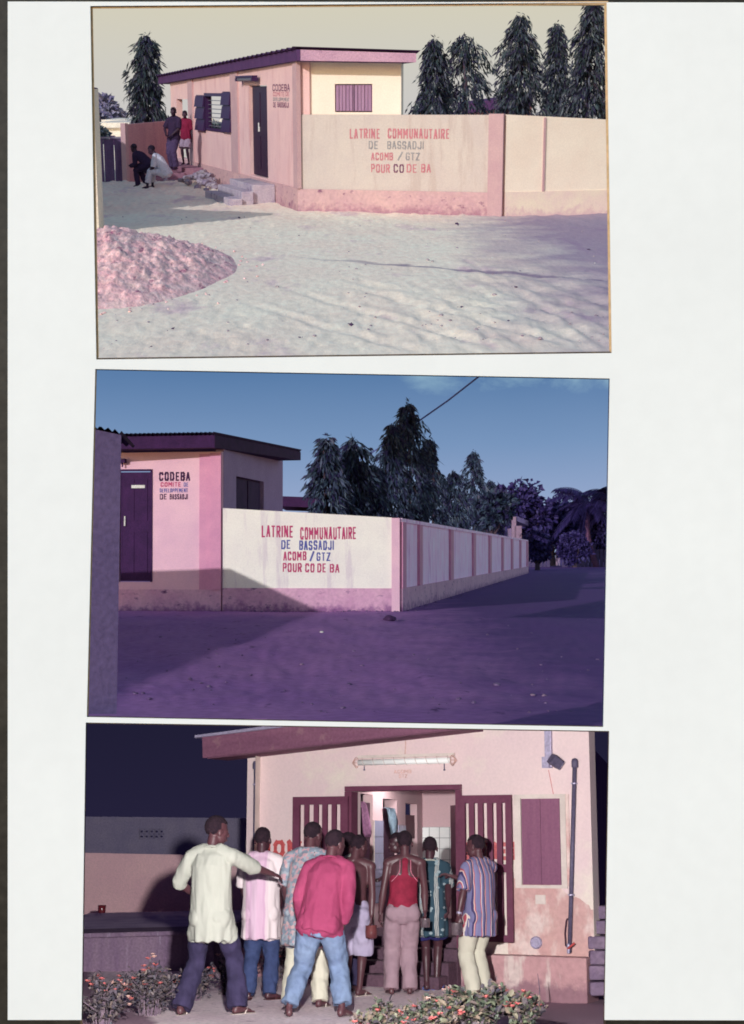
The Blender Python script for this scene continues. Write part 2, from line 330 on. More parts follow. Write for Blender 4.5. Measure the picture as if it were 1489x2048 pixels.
def person(D, loc, rz, H, label, skin, hairm, shirt=None, pants=None, feet=((-.1, 0, 0), (.1, 0, 0)), hip=(0, 0, .93),
           lean=(0, 0), head=(0, 0, 0), hand_l=None, hand_r=None, pole_l=(-.4, -1, -.2), pole_r=(.4, -1, -.2), twist=0,
           shoes=None, vox=.0085, hair=1.0, curl=.5, seed=0, group=None, collar=None, knee=(0, 1, 0), afro=0, tank=None, watch=None, footz=0.0):
    s = H / 1.75; t = thing(D, 'person', label, 'person', loc, group)
    t.matrix_world = t.matrix_world @ Matrix.Rotation(rz, 4, 'Z')
    Mi = (Matrix.Translation(V(loc)) @ Matrix.Rotation(rz, 4, 'Z')).inverted()
    def loc2(p): return (Mi @ V(p)) / s                     # a place in the scene, in the figure's own frame
    Hc = V(hip); tz = math.sqrt(max(.05, .56**2 - lean[0]**2 - lean[1]**2))
    Nb = Hc + V((lean[0], lean[1], tz))
    def sp(k): return Hc.lerp(Nb, k) + V((0, -.018 * math.sin(math.pi * k), 0))
    xr = V((math.cos(twist), math.sin(twist), 0)); axis = (Nb - Hc).normalized()
    fw = axis.cross(xr).normalized() * -1 if axis.cross(xr).y < 0 else axis.cross(xr).normalized()
    shc = sp(.9); S = {-1: shc - xr * .185 - axis * .005, 1: shc + xr * .185 - axis * .005}
    hj = {-1: Hc + V((-.09, 0, -.03)), 1: Hc + V((.09, 0, -.03))}
    arms = {}
    for sd, tg, pl in ((-1, hand_l, pole_l), (1, hand_r, pole_r)):
        tg = V(tg) if tg is not None else S[sd] + V((sd * .07, .06, -.545))
        el, wr = bone2(S[sd], tg, .30, .26, V(pl)); arms[sd] = (el, wr)
    legs = {}
    for sd, f in ((-1, feet[0]), (1, feet[1])):
        ank = V((f[0], f[1], .085 + (f[3] if len(f) > 3 else 0))); kn, an = bone2(hj[sd], ank, .435, .425, V(knee)); legs[sd] = (kn, an, f[2])
    hy, hp, hr = head; hm = Matrix.Rotation(hy, 3, 'Z') @ Matrix.Rotation(-hp, 3, 'X') @ Matrix.Rotation(hr, 3, 'Y')
    hm = hm * 1.1; hb = Nb + axis * .03 + V((0, .012, .02)); hc = hb + hm @ V((0, .022, .10))
    # --- body
    bm = bmesh.new()
    tubeE(bm, [sp(-.12), sp(0), sp(.22), sp(.42), sp(.65), sp(.84), sp(.95)],
          [(.13, .10), (.165, .118), (.142, .100), (.140, .100), (.165, .115), (.165, .098), (.09, .07)], xr, 20)
    tubeE(bm, [S[-1], sp(.93) - xr * .08 + axis * .015, sp(.93) + xr * .08 + axis * .015, S[1]], [(.058, .058), (.064, .062), (.064, .062), (.058, .058)], fw)
    tubeE(bm, [sp(.93), Nb + axis * .03, hb + hm @ V((0, 0, .05))], [(.075, .068), (.056, .056), (.052, .056)], xr)
    ell(bm, hc + hm @ V((0, -.012, .035)), (.076, .097, .088), hm); ell(bm, hc + hm @ V((0, .03, -.045)), (.056, .066, .066), hm)
    ell(bm, hc + hm @ V((0, .045, .002)), (.058, .055, .05), hm)
    tubeE(bm, [hc + hm @ V((0, .092, .012)), hc + hm @ V((0, .112, -.03))], [(.010, .010), (.018, .014)], V((1, 0, 0)), 8)
    ell(bm, hc + hm @ V((0, .092, -.062)), (.026, .014, .013), hm)
    for q in (-1, 1): ell(bm, hc + hm @ V((q * .079, -.008, -.012)), (.010, .022, .034), hm)
    for sd in (-1, 1):
        el, wr = arms[sd]; sh = S[sd]
        ell(bm, sh + V((0, 0, -.01)), (.062, .06, .068))
        tubeE(bm, [sh, sh.lerp(el, .4), el], [(.053, .056), (.048, .053), (.038, .040)]); tubeE(bm, [el, el.lerp(wr, .3), wr], [(.040, .040), (.043, .039), (.027, .023)])
        fd = (wr - el).normalized(); xx = V((0, sd * 1.0, 0)) - fd * fd.y * sd
        if xx.length < .2: xx = V((0, 0, 1)) - fd * fd.z
        xx.normalize(); nn = fd.cross(xx)        # thumb side and palm normal
        pc = wr + fd * .05
        tubeE(bm, [wr, wr + fd * .03, wr + fd * .085], [(.024, .019), (.036, .016), (.038, .014)], xx, 10)
        pal = -V((sd, 0, 0)); pal = nn if nn.dot(pal) > 0 else -nn
        for k, (o, l) in enumerate(((.028, .072), (.010, .082), (-.009, .076), (-.027, .060))):
            b0 = wr + fd * .085 + xx * o; c1 = curl * (.8 + .12 * k)
            d1 = (fd * math.cos(c1) + pal * math.sin(c1)); d2 = (fd * math.cos(c1 * 2.1) + pal * math.sin(c1 * 2.1))
            tubeE(bm, [b0 - fd * .02, b0 + d1 * l * .5, b0 + d1 * l * .5 + d2 * l * .55], [(.0095, .0095), (.009, .009), (.0075, .0075)], xx, 8)
        b0 = wr + fd * .03 + xx * .026; d1 = (fd * .7 + xx * .6 + pal * .45).normalized(); d2 = (fd * .9 + pal * .5 + xx * .1).normalized()
        tubeE(bm, [b0, b0 + d1 * .035, b0 + d1 * .035 + d2 * .032], [(.014, .013), (.011, .011), (.009, .009)], nn, 8)
        kn, an, yw = legs[sd]
        tubeE(bm, [hj[sd], hj[sd].lerp(kn, .35), kn], [(.088, .095), (.080, .085), (.053, .056)]); tubeE(bm, [kn, kn.lerp(an, .3), kn.lerp(an, .62), an], [(.052, .054), (.053, .06), (.041, .044), (.032, .036)])
        ell(bm, hj[sd] + V((0, -.045, -.01)), (.085, .085, .10))
        fm = Matrix.Rotation(yw, 3, 'Z'); a0 = V((an.x, an.y, an.z - .085))
        tubeE(bm, [an, a0 + fm @ V((0, -.035, .035))], [(.034, .036), (.032, .03)], V((1, 0, 0)), 10)
        tubeE(bm, [a0 + fm @ V((0, -.04, .03)), a0 + fm @ V((0, .06, .038)), a0 + fm @ V((0, .135, .022))], [(.031, .028), (.038, .032), (.044, .018)], fm @ V((1, 0, 0)), 12)
        for k in range(5):
            ox = (-.034 + .017 * k) * -sd; ll = .175 - .009 * k
            tubeE(bm, [a0 + fm @ V((ox * .9, .125, .016)), a0 + fm @ V((ox, ll, .012))], [(.0095, .0095), (.0095 if k else .0125, .009)], fm @ V((1, 0, 0)), 8)
    def scale(b):
        for v in b.verts: v.co *= s
    scale(bm); me = fuse(bm, vox, 3, 'body')
    if shirt is None or tank:      # bare back: spine groove and shoulder blades
        nrm = [v.normal.copy() for v in me.vertices]
        for v in me.vertices:
            c = v.co / s; k = (c - Hc).dot(axis) / .56
            if .05 < k < .98 and nrm[v.index].dot(fw) < .1:
                x = (c - sp(k)).dot(xr); e = math.exp(-(x / .022) ** 2) * .014 - .012 * math.exp(-((abs(x) - .085) / .04) ** 2 - ((k - .72) / .12) ** 2)
                v.co += fw * e * s
    me.materials.append(skin); o = link(bpy.data.objects.new('body', me)); o.parent = t; LOC[o.name] = V((0, 0, 0))
    def child(name, me, m, par=t):
        me.materials.clear(); me.materials.append(m); q = link(bpy.data.objects.new(name, me)); q.parent = par; LOC[q.name] = V((0, 0, 0)); return q
    # --- hair
    bm = bmesh.new(); bmesh.ops.create_icosphere(bm, subdivisions=5, radius=1); k = 1 + .22 * afro
    for v in list(bm.verts):
        p = v.co
        if p.z < (-.72 if p.y < .1 else .34) + .9 * max(0, min(.45, p.y + .35)) * (p.y < .1) + .16 * noise.noise(p * 5 + V((seed, 0, 0))) + .08 * noise.noise(p * 14): bm.verts.remove(v)
    for v in bm.verts:
        n_ = 1 + .035 * noise.noise(v.co * 7) + .02 * noise.noise(v.co * 17)
        v.co = (hc + hm @ V((v.co.x * .0785 * k * n_, -.013 + v.co.y * .0995 * k * n_, .036 + v.co.z * .0915 * k * n_))) * s
    hme = bpy.data.meshes.new('hair'); bm.to_mesh(hme); bm.free(); hme.polygons.foreach_set('use_smooth', [True] * len(hme.polygons))
    if hair: child('hair', hme, hairm)
    for q in (-1, 1):
        bm = bmesh.new(); ell(bm, (hc + hm @ V((q * .031, .081, .012))) * s, (.011 * s, .007 * s, .006 * s), hm)
        eme = bpy.data.meshes.new('eye'); bm.to_mesh(eme); bm.free(); child('eye', eme, M_EYE)
    # --- clothes
    if shirt and not tank:
        L = shirt.get('hem', .12); lo = shirt.get('loose', .03); bm = bmesh.new()
        tubeE(bm, [sp(-L / .56), sp(-.05), sp(.25), sp(.5), sp(.72), sp(.88), sp(.965)],
              [(.176 + lo, .146 + lo), (.178 + lo * .8, .145 + lo * .8), (.158 + lo, .118 + lo), (.160 + lo, .114 + lo), (.176 + lo * .6, .122 + lo * .6), (.168 + lo * .2, .108), (.092, .078)], xr, 22, flat0=True)
        tubeE(bm, [S[-1] + xr * .01, sp(.94) - xr * .08 + axis * .012, sp(.94) + xr * .08 + axis * .012, S[1] - xr * .01], [(.064, .068), (.070, .072), (.070, .072), (.064, .068)], fw)
        for sd in (-1, 1):
            el, wr = arms[sd]; sh = S[sd]; kk = shirt.get('sleeve', 'short'); w_ = lo * .6
            if kk == 'short': tubeE(bm, [sh, sh.lerp(el, .45), sh.lerp(el, .92)], [(.068, .072), (.062 + w_, .066 + w_), (.066 + w_, .066 + w_)], flat1=True)
            else:
                f2 = {'long': .97, 'rolled': .22, 'elbow': .05}[kk]
                tubeE(bm, [sh, sh.lerp(el, .5), el], [(.068, .072), (.060 + w_, .063 + w_), (.050 + w_, .052 + w_)])
                tubeE(bm, [el, el.lerp(wr, f2 * .5), el.lerp(wr, f2)], [(.050 + w_, .052 + w_), (.048 + w_ * .9, .050 + w_ * .9), (.044 + w_ * .6, .044 + w_ * .6)], flat1=True)
        scale(bm); m2 = fuse(bm, .0095, 3, 'shirt'); folds(m2, .0095 * s, 13, 3.2, seed, hem=(Hc.z - L) * s); shm = m2; so_ = child('shirt', m2, shirt['mat'])
        if collar:
            bm = bmesh.new(); c0 = Nb + axis * .005
            ring = [c0 + xr * math.cos(a) * .074 + fw * (math.sin(a) * .072) - axis * .018 * math.sin(a) for a in [2 * math.pi * i / 20 for i in range(21)]]
            for a, b in zip(ring, ring[1:]): tubeE(bm, [a, b], [(.011, .02), (.011, .02)], axis, 8)
            scale(bm); cm = bpy.data.meshes.new('collar'); bm.to_mesh(cm); bm.free(); child('collar', cm, collar, so_)
    if tank:
        bm = bmesh.new()
        tubeE(bm, [sp(-.05), sp(.1), sp(.25), sp(.45), sp(.62), sp(.70)], [(.172, .126), (.166, .120), (.155, .112), (.155, .113), (.158, .118), (.130, .112)], xr, 22)
        tubeE(bm, [sp(.55), sp(.75), sp(.9)], [(.12, .118), (.082, .110), (.062, .092)], xr, 18)
        scale(bm); m2 = fuse(bm, .0105, 4, 'tank_top'); folds(m2, .006 * s, seed=seed)
        folds(m2, 0, up=.004)
        tk = child('tank_top', m2, tank[0])
        for sd in (-1, 1):     # pale binding round the armholes
            mb_ = []
            for i in range(9):
                k = .52 + .42 * i / 8; wdt = .150 - .09 * math.sin(min(1, (k - .52) / .25) * math.pi / 2) ** 1.0
                mb_.append((sp(k) + xr * sd * wdt - fw * (.126 if k < .8 else .126 - (k - .8) * .2)) * s)
            q = MB().tube(mb_, .0045 * s, 6); child('binding', q.mesh('binding'), tank[1], tk)
    if pants:
        lo = pants.get('loose', .02); ln = pants.get('len', 1.0); fl = pants.get('flare', 0.0); bm = bmesh.new()
        tubeE(bm, [sp(-.14), sp(-.02), sp(.08), sp(.17)], [(.150 + lo, .125 + lo), (.172 + lo * .8, .130 + lo * .8), (.165, .122), (.150, .110)], xr, 22)
        for sd in (-1, 1):
            kn, an, yw = legs[sd]; h0 = hj[sd]
            ell(bm, h0 + V((0, -.04, -.02)), (.092 + lo * .5, .092 + lo * .4, .11))
            if ln < .62:
                e = h0.lerp(kn, ln / .5)if ln <= .5 else kn.lerp(an, (ln - .5) * 2)
                tubeE(bm, [h0, h0.lerp(e, .5), e], [(.094 + lo * .6, .104 + lo * .6), (.092 + lo, .098 + lo), (.090 + lo, .092 + lo)], flat1=True)
            else:
                e = kn.lerp(an, min(1.0, (ln - .5) * 2)) + V((0, 0, -.03 if ln >= 1 else 0))
                tubeE(bm, [h0, h0.lerp(kn, .4), kn], [(.094 + lo * .5, .104 + lo * .5), (.086 + lo, .092 + lo), (.066 + lo, .070 + lo)])
                tubeE(bm, [kn, kn.lerp(e, .5), kn.lerp(e, .9), e], [(.064 + lo, .068 + lo), (.062 + lo + fl * .4, .068 + lo + fl * .4), (.058 + lo + fl, .066 + lo + fl), (.056 + lo + fl, .066 + lo + fl)], flat1=True)
        scale(bm); m2 = fuse(bm, .0095, 3, 'trousers'); folds(m2, pants.get('fold', .011) * 1.2 * s, 9, 8, seed + 3); ptm = m2; child('shorts' if ln < .75 else 'trousers', m2, pants['mat'])
    if shirt and not tank:
        for src in ([ptm] if pants else []) + [me]:
            tree = BVHTree.FromPolygons([v.co for v in src.vertices], [tuple(p.vertices) for p in src.polygons])
            for v in shm.vertices:
                if (v.co - Nb * s).length < .10 * s: continue
                q, n_, i_, d_ = tree.find_nearest(v.co, .05)
                if q is not None and ((v.co - q).dot(n_) < .006): v.co = q + n_ * .0075
        shm.update()
    if shoes:
        for sd in (-1, 1):
            kn, an, yw = legs[sd]; fm = Matrix.Rotation(yw, 3, 'Z'); a0 = V((an.x, an.y, an.z - .085))
            mb_ = MB(); out = [(.0, -.075), (.030, -.06), (.036, .0), (.044, .08), (.050, .14), (.034, .195), (0, .205), (-.034, .195), (-.050, .14), (-.044, .08), (-.036, 0), (-.030, -.06)]
            b = [(a0 + fm @ V((x, y, -.016))) * s for x, y in out]; tp = [(a0 + fm @ V((x, y, .004))) * s for x, y in out]
            mb_.face(b[::-1]); mb_.face(tp)
            for i in range(len(out)): j = (i + 1) % len(out); mb_.face([b[i], b[j], tp[j], tp[i]])
            sm = child('sandal', mb_.mesh('sandal'), shoes[0])
            q = MB()
            for e in (-1, 1): q.tube([(a0 + fm @ V((e * .042, .05, .002))) * s, (a0 + fm @ V((e * .03, .085, .046))) * s, (a0 + fm @ V((0, .14, .032))) * s], .006 * s, 6)
            child('strap', q.mesh('strap', smooth=True), shoes[1], sm)
    if watch:
        el, wr = arms[watch[0]]; fd = (wr - el).normalized(); q = MB().tube([(wr - fd * .035) * s, (wr - fd * .015) * s], .031 * s, 14); child('watch', q.mesh('watch'), watch[1])
    t['_hl'] = 0; del t['_hl']
    base = Matrix.Translation(V(loc)) @ Matrix.Rotation(rz, 4, 'Z')
    return t, {sd: (base @ (arms[sd][1] * s), base.to_3x3() @ ((arms[sd][1] - arms[sd][0]).normalized())) for sd in (-1, 1)}
M_EYE = mat('eyeball', (150, 132, 130), fine=0, bump=0, rough=.3)


# ------------------------------------------------------------------ plants
def leaf_quad(mb, p, d, ln, wd, up):
    """a folded lance-shaped leaf of four faces from p along d"""
    s = d.cross(up)
    if s.length < 1e-3: s = V((1, 0, 0))
    s = s.normalized() * wd; n = s.cross(d).normalized()
    m = p + d * (ln * .45) + n * wd * .35; e = p + d * ln
    i = len(mb.v); mb.v += [p, m + s, m - n * wd * .3, m - s, e]
    mb.f += [(i, i+1, i+2), (i, i+2, i+3), (i+1, i+4, i+2), (i+2, i+4, i+3)]

def mast_crown(H, R, seed, nb=170, nl=14, z0=.08, ll=.34, wide=1.0, lw=.04, pw=.72):
    """drooping-branched conical mast tree: leaves hang from short down-curving branches"""
    rnd = random.Random(seed); mb = MB(); lean = V((rnd.gauss(0, .02), rnd.gauss(0, .02), 0))
    for b in range(nb):
        t = z0 + (1 - z0) * (b + rnd.random()) / nb; t = min(t, .995)
        z = t * H; a = rnd.uniform(0, 2 * math.pi)
        lump = .85 + .95 * noise.noise(V((math.cos(a) * 1.5, math.sin(a) * 1.5, z * 1.5 + seed * 9)))
        r = R * 1.35 * (1 - t) ** pw * lump * rnd.uniform(.45, 1.2) + .05
        o = V((math.cos(a), math.sin(a), 0))
        for k in range(nl):
            q = rnd.uniform(.25, 1) ** .7
            p = o * (r * q) + lean * z + V((0, 0, z + .18 * r - .75 * r * q * q + rnd.uniform(-.1, .1))) + V((rnd.gauss(0, .07), rnd.gauss(0, .07), 0)) * wide
            d = (o * rnd.uniform(.15, .8) + V((rnd.gauss(0, .3), rnd.gauss(0, .3), -rnd.uniform(.5, 1.2)))).normalized()
            leaf_quad(mb, p, d, ll * rnd.uniform(.5, 1.3), lw * rnd.uniform(.6, 1.3), V((rnd.gauss(0, 1), rnd.gauss(0, 1), .6)))
    for k in range(26):     # leading shoot
        p = lean * H + V((rnd.gauss(0, .04), rnd.gauss(0, .04), H * rnd.uniform(.93, 1.02)))
        d = V((rnd.gauss(0, .6), rnd.gauss(0, .6), rnd.uniform(-.8, .7))).normalized()
        leaf_quad(mb, p, d, ll * rnd.uniform(.4, .8), lw * .8, V((rnd.gauss(0, 1), rnd.gauss(0, 1), .6)))
    return mb

def round_crown(c, r, seed, n=1800, ll=.3, lw=.1, clumps=26, droop=.2, flat=1.0):
    rnd = random.Random(seed); mb = MB(); cl = []
    for k in range(clumps):
        d = V((rnd.gauss(0, 1), rnd.gauss(0, 1), rnd.gauss(0, 1))).normalized() * rnd.uniform(.35, .95)
        cl.append((V(c) + V((d.x * r[0], d.y * r[1], d.z * r[2])), rnd.uniform(.14, .42)))
    for k in range(n):
        cc, s = cl[rnd.randrange(clumps)]
        d = V((rnd.gauss(0, 1), rnd.gauss(0, 1), rnd.gauss(0, 1))).normalized() * (rnd.random() ** .55 * 1.15)
        p = cc + V((d.x * r[0], d.y * r[1], d.z * r[2] * flat)) * s
        dd = (d + V((rnd.gauss(0, .6), rnd.gauss(0, .6), rnd.gauss(0, .6) - droop))).normalized()
        leaf_quad(mb, p, dd, ll * rnd.uniform(.6, 1.3), lw * rnd.uniform(.7, 1.3), V((rnd.gauss(0, 1), rnd.gauss(0, 1), 1)))
    return mb, cl

def put_tree(D, p, name, label, group, crown, H, tr, mleaf, mbark, r0=.13):
    t = thing(D, name, label, 'tree', p, group)
    mb = MB(); rnd = random.Random(int(p.x * 100)); n = 7
    pts = [p + V((.05 * math.sin(i * 1.7) * i / n, .05 * math.cos(i * 2.1) * i / n, H * tr * i / n)) for i in range(n + 1)]
    mb.tube(pts, [r0 * (1 - .8 * i / n) for i in range(n + 1)], 8)
    for i in range(10):
        z = H * tr * rnd.uniform(.25, .9); a = rnd.uniform(0, 6.28); l = H * .1 * (1.1 - z / (H * tr + .01))
        mb.tube([p + V((0, 0, z)), p + V((math.cos(a) * l, math.sin(a) * l, z - .1 * l)), p + V((math.cos(a) * l * 2, math.sin(a) * l * 2, z - .9 * l))], [.03, .022, .008], 5)
    mb.build('trunk', mbark, t)
    c = MB(); c.v = [v + p for v in crown.v]; c.f = crown.f
    c.build('crown', mleaf, t)
    return t

def mast_tree(D, u, y, vtip, hw, label, group, mleaf, mbark, seed, **kw):
    p = D.P(u, 1024, y); p.z = 0
    H = D.P(u, vtip, y).z; Rr = hw / F * y * 1.05
    return put_tree(D, p, 'mast_tree', label, group, mast_crown(H, Rr, seed, **kw), H, .92, mleaf, mbark)

def broad_tree(D, u, y, vtop, vbot, hw, label, group, mleaf, mbark, seed, n=2000, ll=.5, lw=.16, clumps=26, name='broad_tree'):
    p = D.P(u, 1024, y); p.z = 0
    zt = D.P(u, vtop, y).z; zb = D.P(u, vbot, y).z; rx = hw / F * y; rz = (zt - zb) / 2
    mb, cl = round_crown((0, 0, (zt + zb) / 2), (rx * .82, rx * .7, rz * .85), seed, n, ll, lw, clumps)
    t = put_tree(D, p, name, label, group, mb, zb + rz, .8, mleaf, mbark, .16 + rx * .05)
    br = MB()
    for c, s in cl[:9]:
        a = p + V((0, 0, max(.2, zb * .8))); e = p + c
        br.tube([a, a.lerp(e, .5) + V((0, 0, -.1 * rz)), e], [.07, .05, .02], 5)
    br.build('branches', mbark, t)
    return t


# ------------------------------------------------------------------ the white sheet with its three windows
PG = Dio(1024, 0.0); YP = 6.0
Q1 = [(181, 12), (1214, 5), (1224, 706), (193, 719)]
Q2 = [(191, 738), (1220, 757), (1207, 1454), (174, 1434)]
Q3 = [(172, 1445), (1219, 1462), (1209, 2085), (163, 2085)]
def sheet(mb, outer, holes, y0, y1):
    """flat shape given in photograph pixels, laid at distance y0 and y1 thick"""
    loops = [outer] + holes; flat = [p for l in loops for p in l]
    tr = tessellate_polygon([[V((p[0], -p[1], 0)) for p in l] for l in loops])
    for y in (y0, y1):
        i = len(mb.v); mb.v += [PG.P(p[0], p[1], y0) + V((0, y - y0, 0)) for p in flat]; mb.f += [tuple(i + k for k in t) for t in tr]
    for l in loops:
        for k in range(len(l)):
            a, b = [PG.P(*l[j], y0) for j in (k, (k + 1) % len(l))]; e = V((0, y1 - y0, 0)); mb.face([a, b, b + e, a + e])
    return mb
m_paper = mat('white_paper', (244, 249, 252), (239, 244, 247), scale=.9, k=.90, fine=.012, bump=.04, bscale=14, spots=(120, 118, 115), spot_scale=16, spot_lo=.835, spec=.1)
m_bed = mat('black_bed', (34, 32, 28), (44, 42, 38), scale=8, rough=.5, fine=.3, bump=.02, spots=(150, 150, 145), spot_scale=60, spot_lo=.80)
c0 = PG.P(744, 2040, YP)
outer = [(16, 3), (1560, 5), (1560, 2041), (1209.5, 2040), (1219, 1462), (172, 1445), (163.5, 2040), (16, 2040)]
solo(PG, 'paper_sheet', sheet(MB(), outer, [Q1, Q2], YP, YP + .004), m_paper, c0, 'large white paper sheet on which the three photographs sit in a column', 'paper')
bed = sheet(MB(), [(-220, -380), (2000, -380), (2000, 2480), (-220, 2480)], [[(22, 10), (1556, 10), (1556, 2030), (1210, 2030), (1210, 2100), (163, 2100), (163, 2030), (22, 2030)]], YP + .02, YP + .03)
solo(PG, 'scanner_bed', bed, m_bed, c0, 'black scanner bed showing as dark strips past the edges of the white sheet', 'scanner bed')
def rim(q, wd, y, m, label):
    t = thing(PG, 'photo_print', label, 'photo print', PG.P((q[2][0] + q[3][0]) / 2, q[2][1], y))
    c = V((sum(p[0] for p in q) / 4, sum(p[1] for p in q) / 4))
    for k in range(4):
        a, b = V(q[k]), V(q[(k + 1) % 4]); d = (b - a).normalized(); n = V((-d.y, d.x)); n = n if n.dot(c - a) > 0 else -n
        wk = wd[k]
        if not wk: continue
        o = sheet(MB(), [tuple(a - n * 3 - d * 3), tuple(b - n * 3 + d * 3), tuple(b + n * wk - d * wk), tuple(a + n * wk + d * wk)], [], y, y + .002)
        o.build('border', m[k], t)
    return t
m_tan = mat('faded_edge', (226, 190, 150), (200, 170, 130), scale=30, k=.85, fine=.1, bump=0)
m_drk = mat('dark_edge', (60, 50, 48), (90, 76, 60), scale=25, fine=.1, bump=0)
m_blu = mat('blue_edge', (50, 60, 90), (38, 40, 70), scale=25, fine=.1, bump=0)
rim(Q1, (5, 5, 3, 5), YP + .012, (m_tan, m_tan, m_drk, m_tan), 'top photograph, the pale daylight print with worn tan edges')
rim(Q2, (2, 2, 2, 3), YP + .012, (m_blu, m_blu, m_drk, m_tan), 'middle photograph, the blue and purple dusk print')
rim(Q3, (2, 2, 0, 2), YP + .012, (m_drk, m_drk, m_drk, m_drk), 'bottom photograph, the flash-lit night print')


# ------------------------------------------------------------------ first place: the street corner by day
D1 = Dio(180, 2.69); D = D1
def terrain(D, edge, y0, y1, u0, u1, nu, ny, zf, bank=None):
    """ground sheet: rows run from the nearest edge to the horizon; a bank rises towards the viewer in front of it"""
    mb = MB(); rows = []
    if bank: rows.append(bank)
    rows += [y0 * (y1 / y0) ** (j / (ny - 1)) for j in range(ny)]
    for y in rows:
        for i in range(nu):
            u = u0 + (u1 - u0) * i / (nu - 1)
            if edge:
                yn = D.G(u, edge(u)).y; yy = max(y, yn) if y >= y0 else y
                if yy < yn: p = D.P(u, edge(u) + 1, yy)
                else:
                    p = V((D.X(u, yy), yy, 0)); p.z = zf(p) * min(1, (yy - yn) / 1.0)
            else: p = V((D.X(u, y), y, 0)); p.z = zf(p)
            mb.v.append(p)
    for j in range(len(rows) - 1):
        for i in range(nu - 1):
            a = j * nu + i; mb.f.append((a, a + 1, a + nu + 1, a + nu))
    return mb
TRK = []
for u0, v0, u1, v1, wd, dp in ((560, 470, 1222, 566, .05, .045), (620, 470, 1222, 590, .05, .04), (540, 545, 1222, 640, .05, .05), (600, 540, 1222, 672, .05, .05), (520, 560, 1010, 706, .06, .055), (640, 560, 1190, 706, .06, .05), (700, 440, 1222, 520, .04, .03), (420, 445, 900, 470, .04, .03), (480, 600, 830, 706, .06, .045), (860, 540, 1222, 610, .05, .05), (1010, 445, 1222, 470, .05, .06), (900, 500, 1222, 700, .06, .05)):
    a_, b_ = D.G(u0, v0), D.G(u1, v1); TRK.append((a_.x, a_.y / 2.6, b_.x, b_.y / 2.6, wd, dp))
def z1(p):
    q = V((p.x, p.y / 2.6, 0)); k = max(0, 1 - max(0, p.y - 33) / 6)
    d = V((q.x * .5 + q.y * 1.1, q.y * 3.0 - q.x * 1.7, 0))
    r = .03 * noise.noise(d * 1.0) + .016 * noise.noise(V((q.x * 3, q.y * 6.5, 1))) + .05 * noise.noise(q * .6)
    r += .016 * noise.noise(V((q.x * 9, q.y * 14, 4)))
    yr = 25.9 - .714 * p.x + .18 * math.sin(p.x * 2.2)                     # one long rut across the sand
    r -= .085 * math.exp(-((p.y - yr) / .22) ** 2) * (1 if p.x > -2 else 0)
    for ax, ay, bx, by, wd, dp in TRK:
        k = ((q.x - ax) * (bx - ax) + (q.y - ay) * (by - ay)) / ((bx - ax) ** 2 + (by - ay) ** 2)
        if -.02 < k < 1.05:
            e = ((q.x - ax) * (by - ay) - (q.y - ay) * (bx - ax)) / math.hypot(bx - ax, by - ay) + .05 * noise.noise(V((k * 7, ax * 3, 0)))
            g = math.exp(-(e / wd) ** 2); g2 = math.exp(-((abs(e) - wd * 1.9) / wd) ** 2)
            r += dp * (.55 * g2 - g) * (.7 + .5 * noise.noise(V((k * 16, ay, 3)))) * min(1, max(0, k * 6 + .1))
    sx = p.x * 3.0 + p.y * .55
    r += (.05 - .085 * abs(noise.noise(V((sx, p.y * .06, 2))))) * min(1, max(0, p.x + .6))
    r -= .05 * max(0, noise.noise(V((p.x * 4.2, p.y * 1.9, 9))) - .28) * 2
    return r * k * min(1, max(0, p.y - 15) / 2)
m_sand = mat('pale_sand', (255, 236, 216), (246, 224, 206), scale=.7, k=1.08, bump=.45, bscale=9, bdist=.04, bstretch=(1, .38, 1), fine=.10, stretch=(1, .4, 1), spots=(222, 196, 196), spot_scale=.9, spot_lo=.57, spot_stretch=(1, .35, 1), spec=.05)
# ground colour blends to mauve towards the right, broken up by noise
def right_tint(m, c, u=(1.2, 3.4), k=.8):
    t = m.node_tree; b = t.nodes['Principled BSDF']; L = t.links.new; src = b.inputs['Base Color'].links[0].from_socket
    tc = node(t, 'ShaderNodeTexCoord'); s = node(t, 'ShaderNodeSeparateXYZ'); L(tc.outputs['Object'], s.inputs[0])
    n = node(t, 'ShaderNodeTexNoise'); n.inputs['Scale'].default_value = 1.1; n.inputs['Detail'].default_value = 6; L(tc.outputs['Object'], n.inputs['Vector'])
    a = node(t, 'ShaderNodeMath', operation='MULTIPLY_ADD'); L(n.outputs[0], a.inputs[0]); a.inputs[1].default_value = 3.0; L(s.outputs['X'], a.inputs[2])
    r = node(t, 'ShaderNodeMapRange'); r.inputs[1].default_value = u[0] + 1.5; r.inputs[2].default_value = u[1] + 1.5; r.inputs[4].default_value = k; L(a.outputs[0], r.inputs[0])
    x = node(t, 'ShaderNodeMix', data_type='RGBA'); L(r.outputs[0], x.inputs['Factor']); L(src, x.inputs['A']); x.inputs['B'].default_value = lin(c); L(x.outputs['Result'], b.inputs['Base Color'])
right_tint(m_sand, (150, 124, 158), (1.2, 3.6), .8)
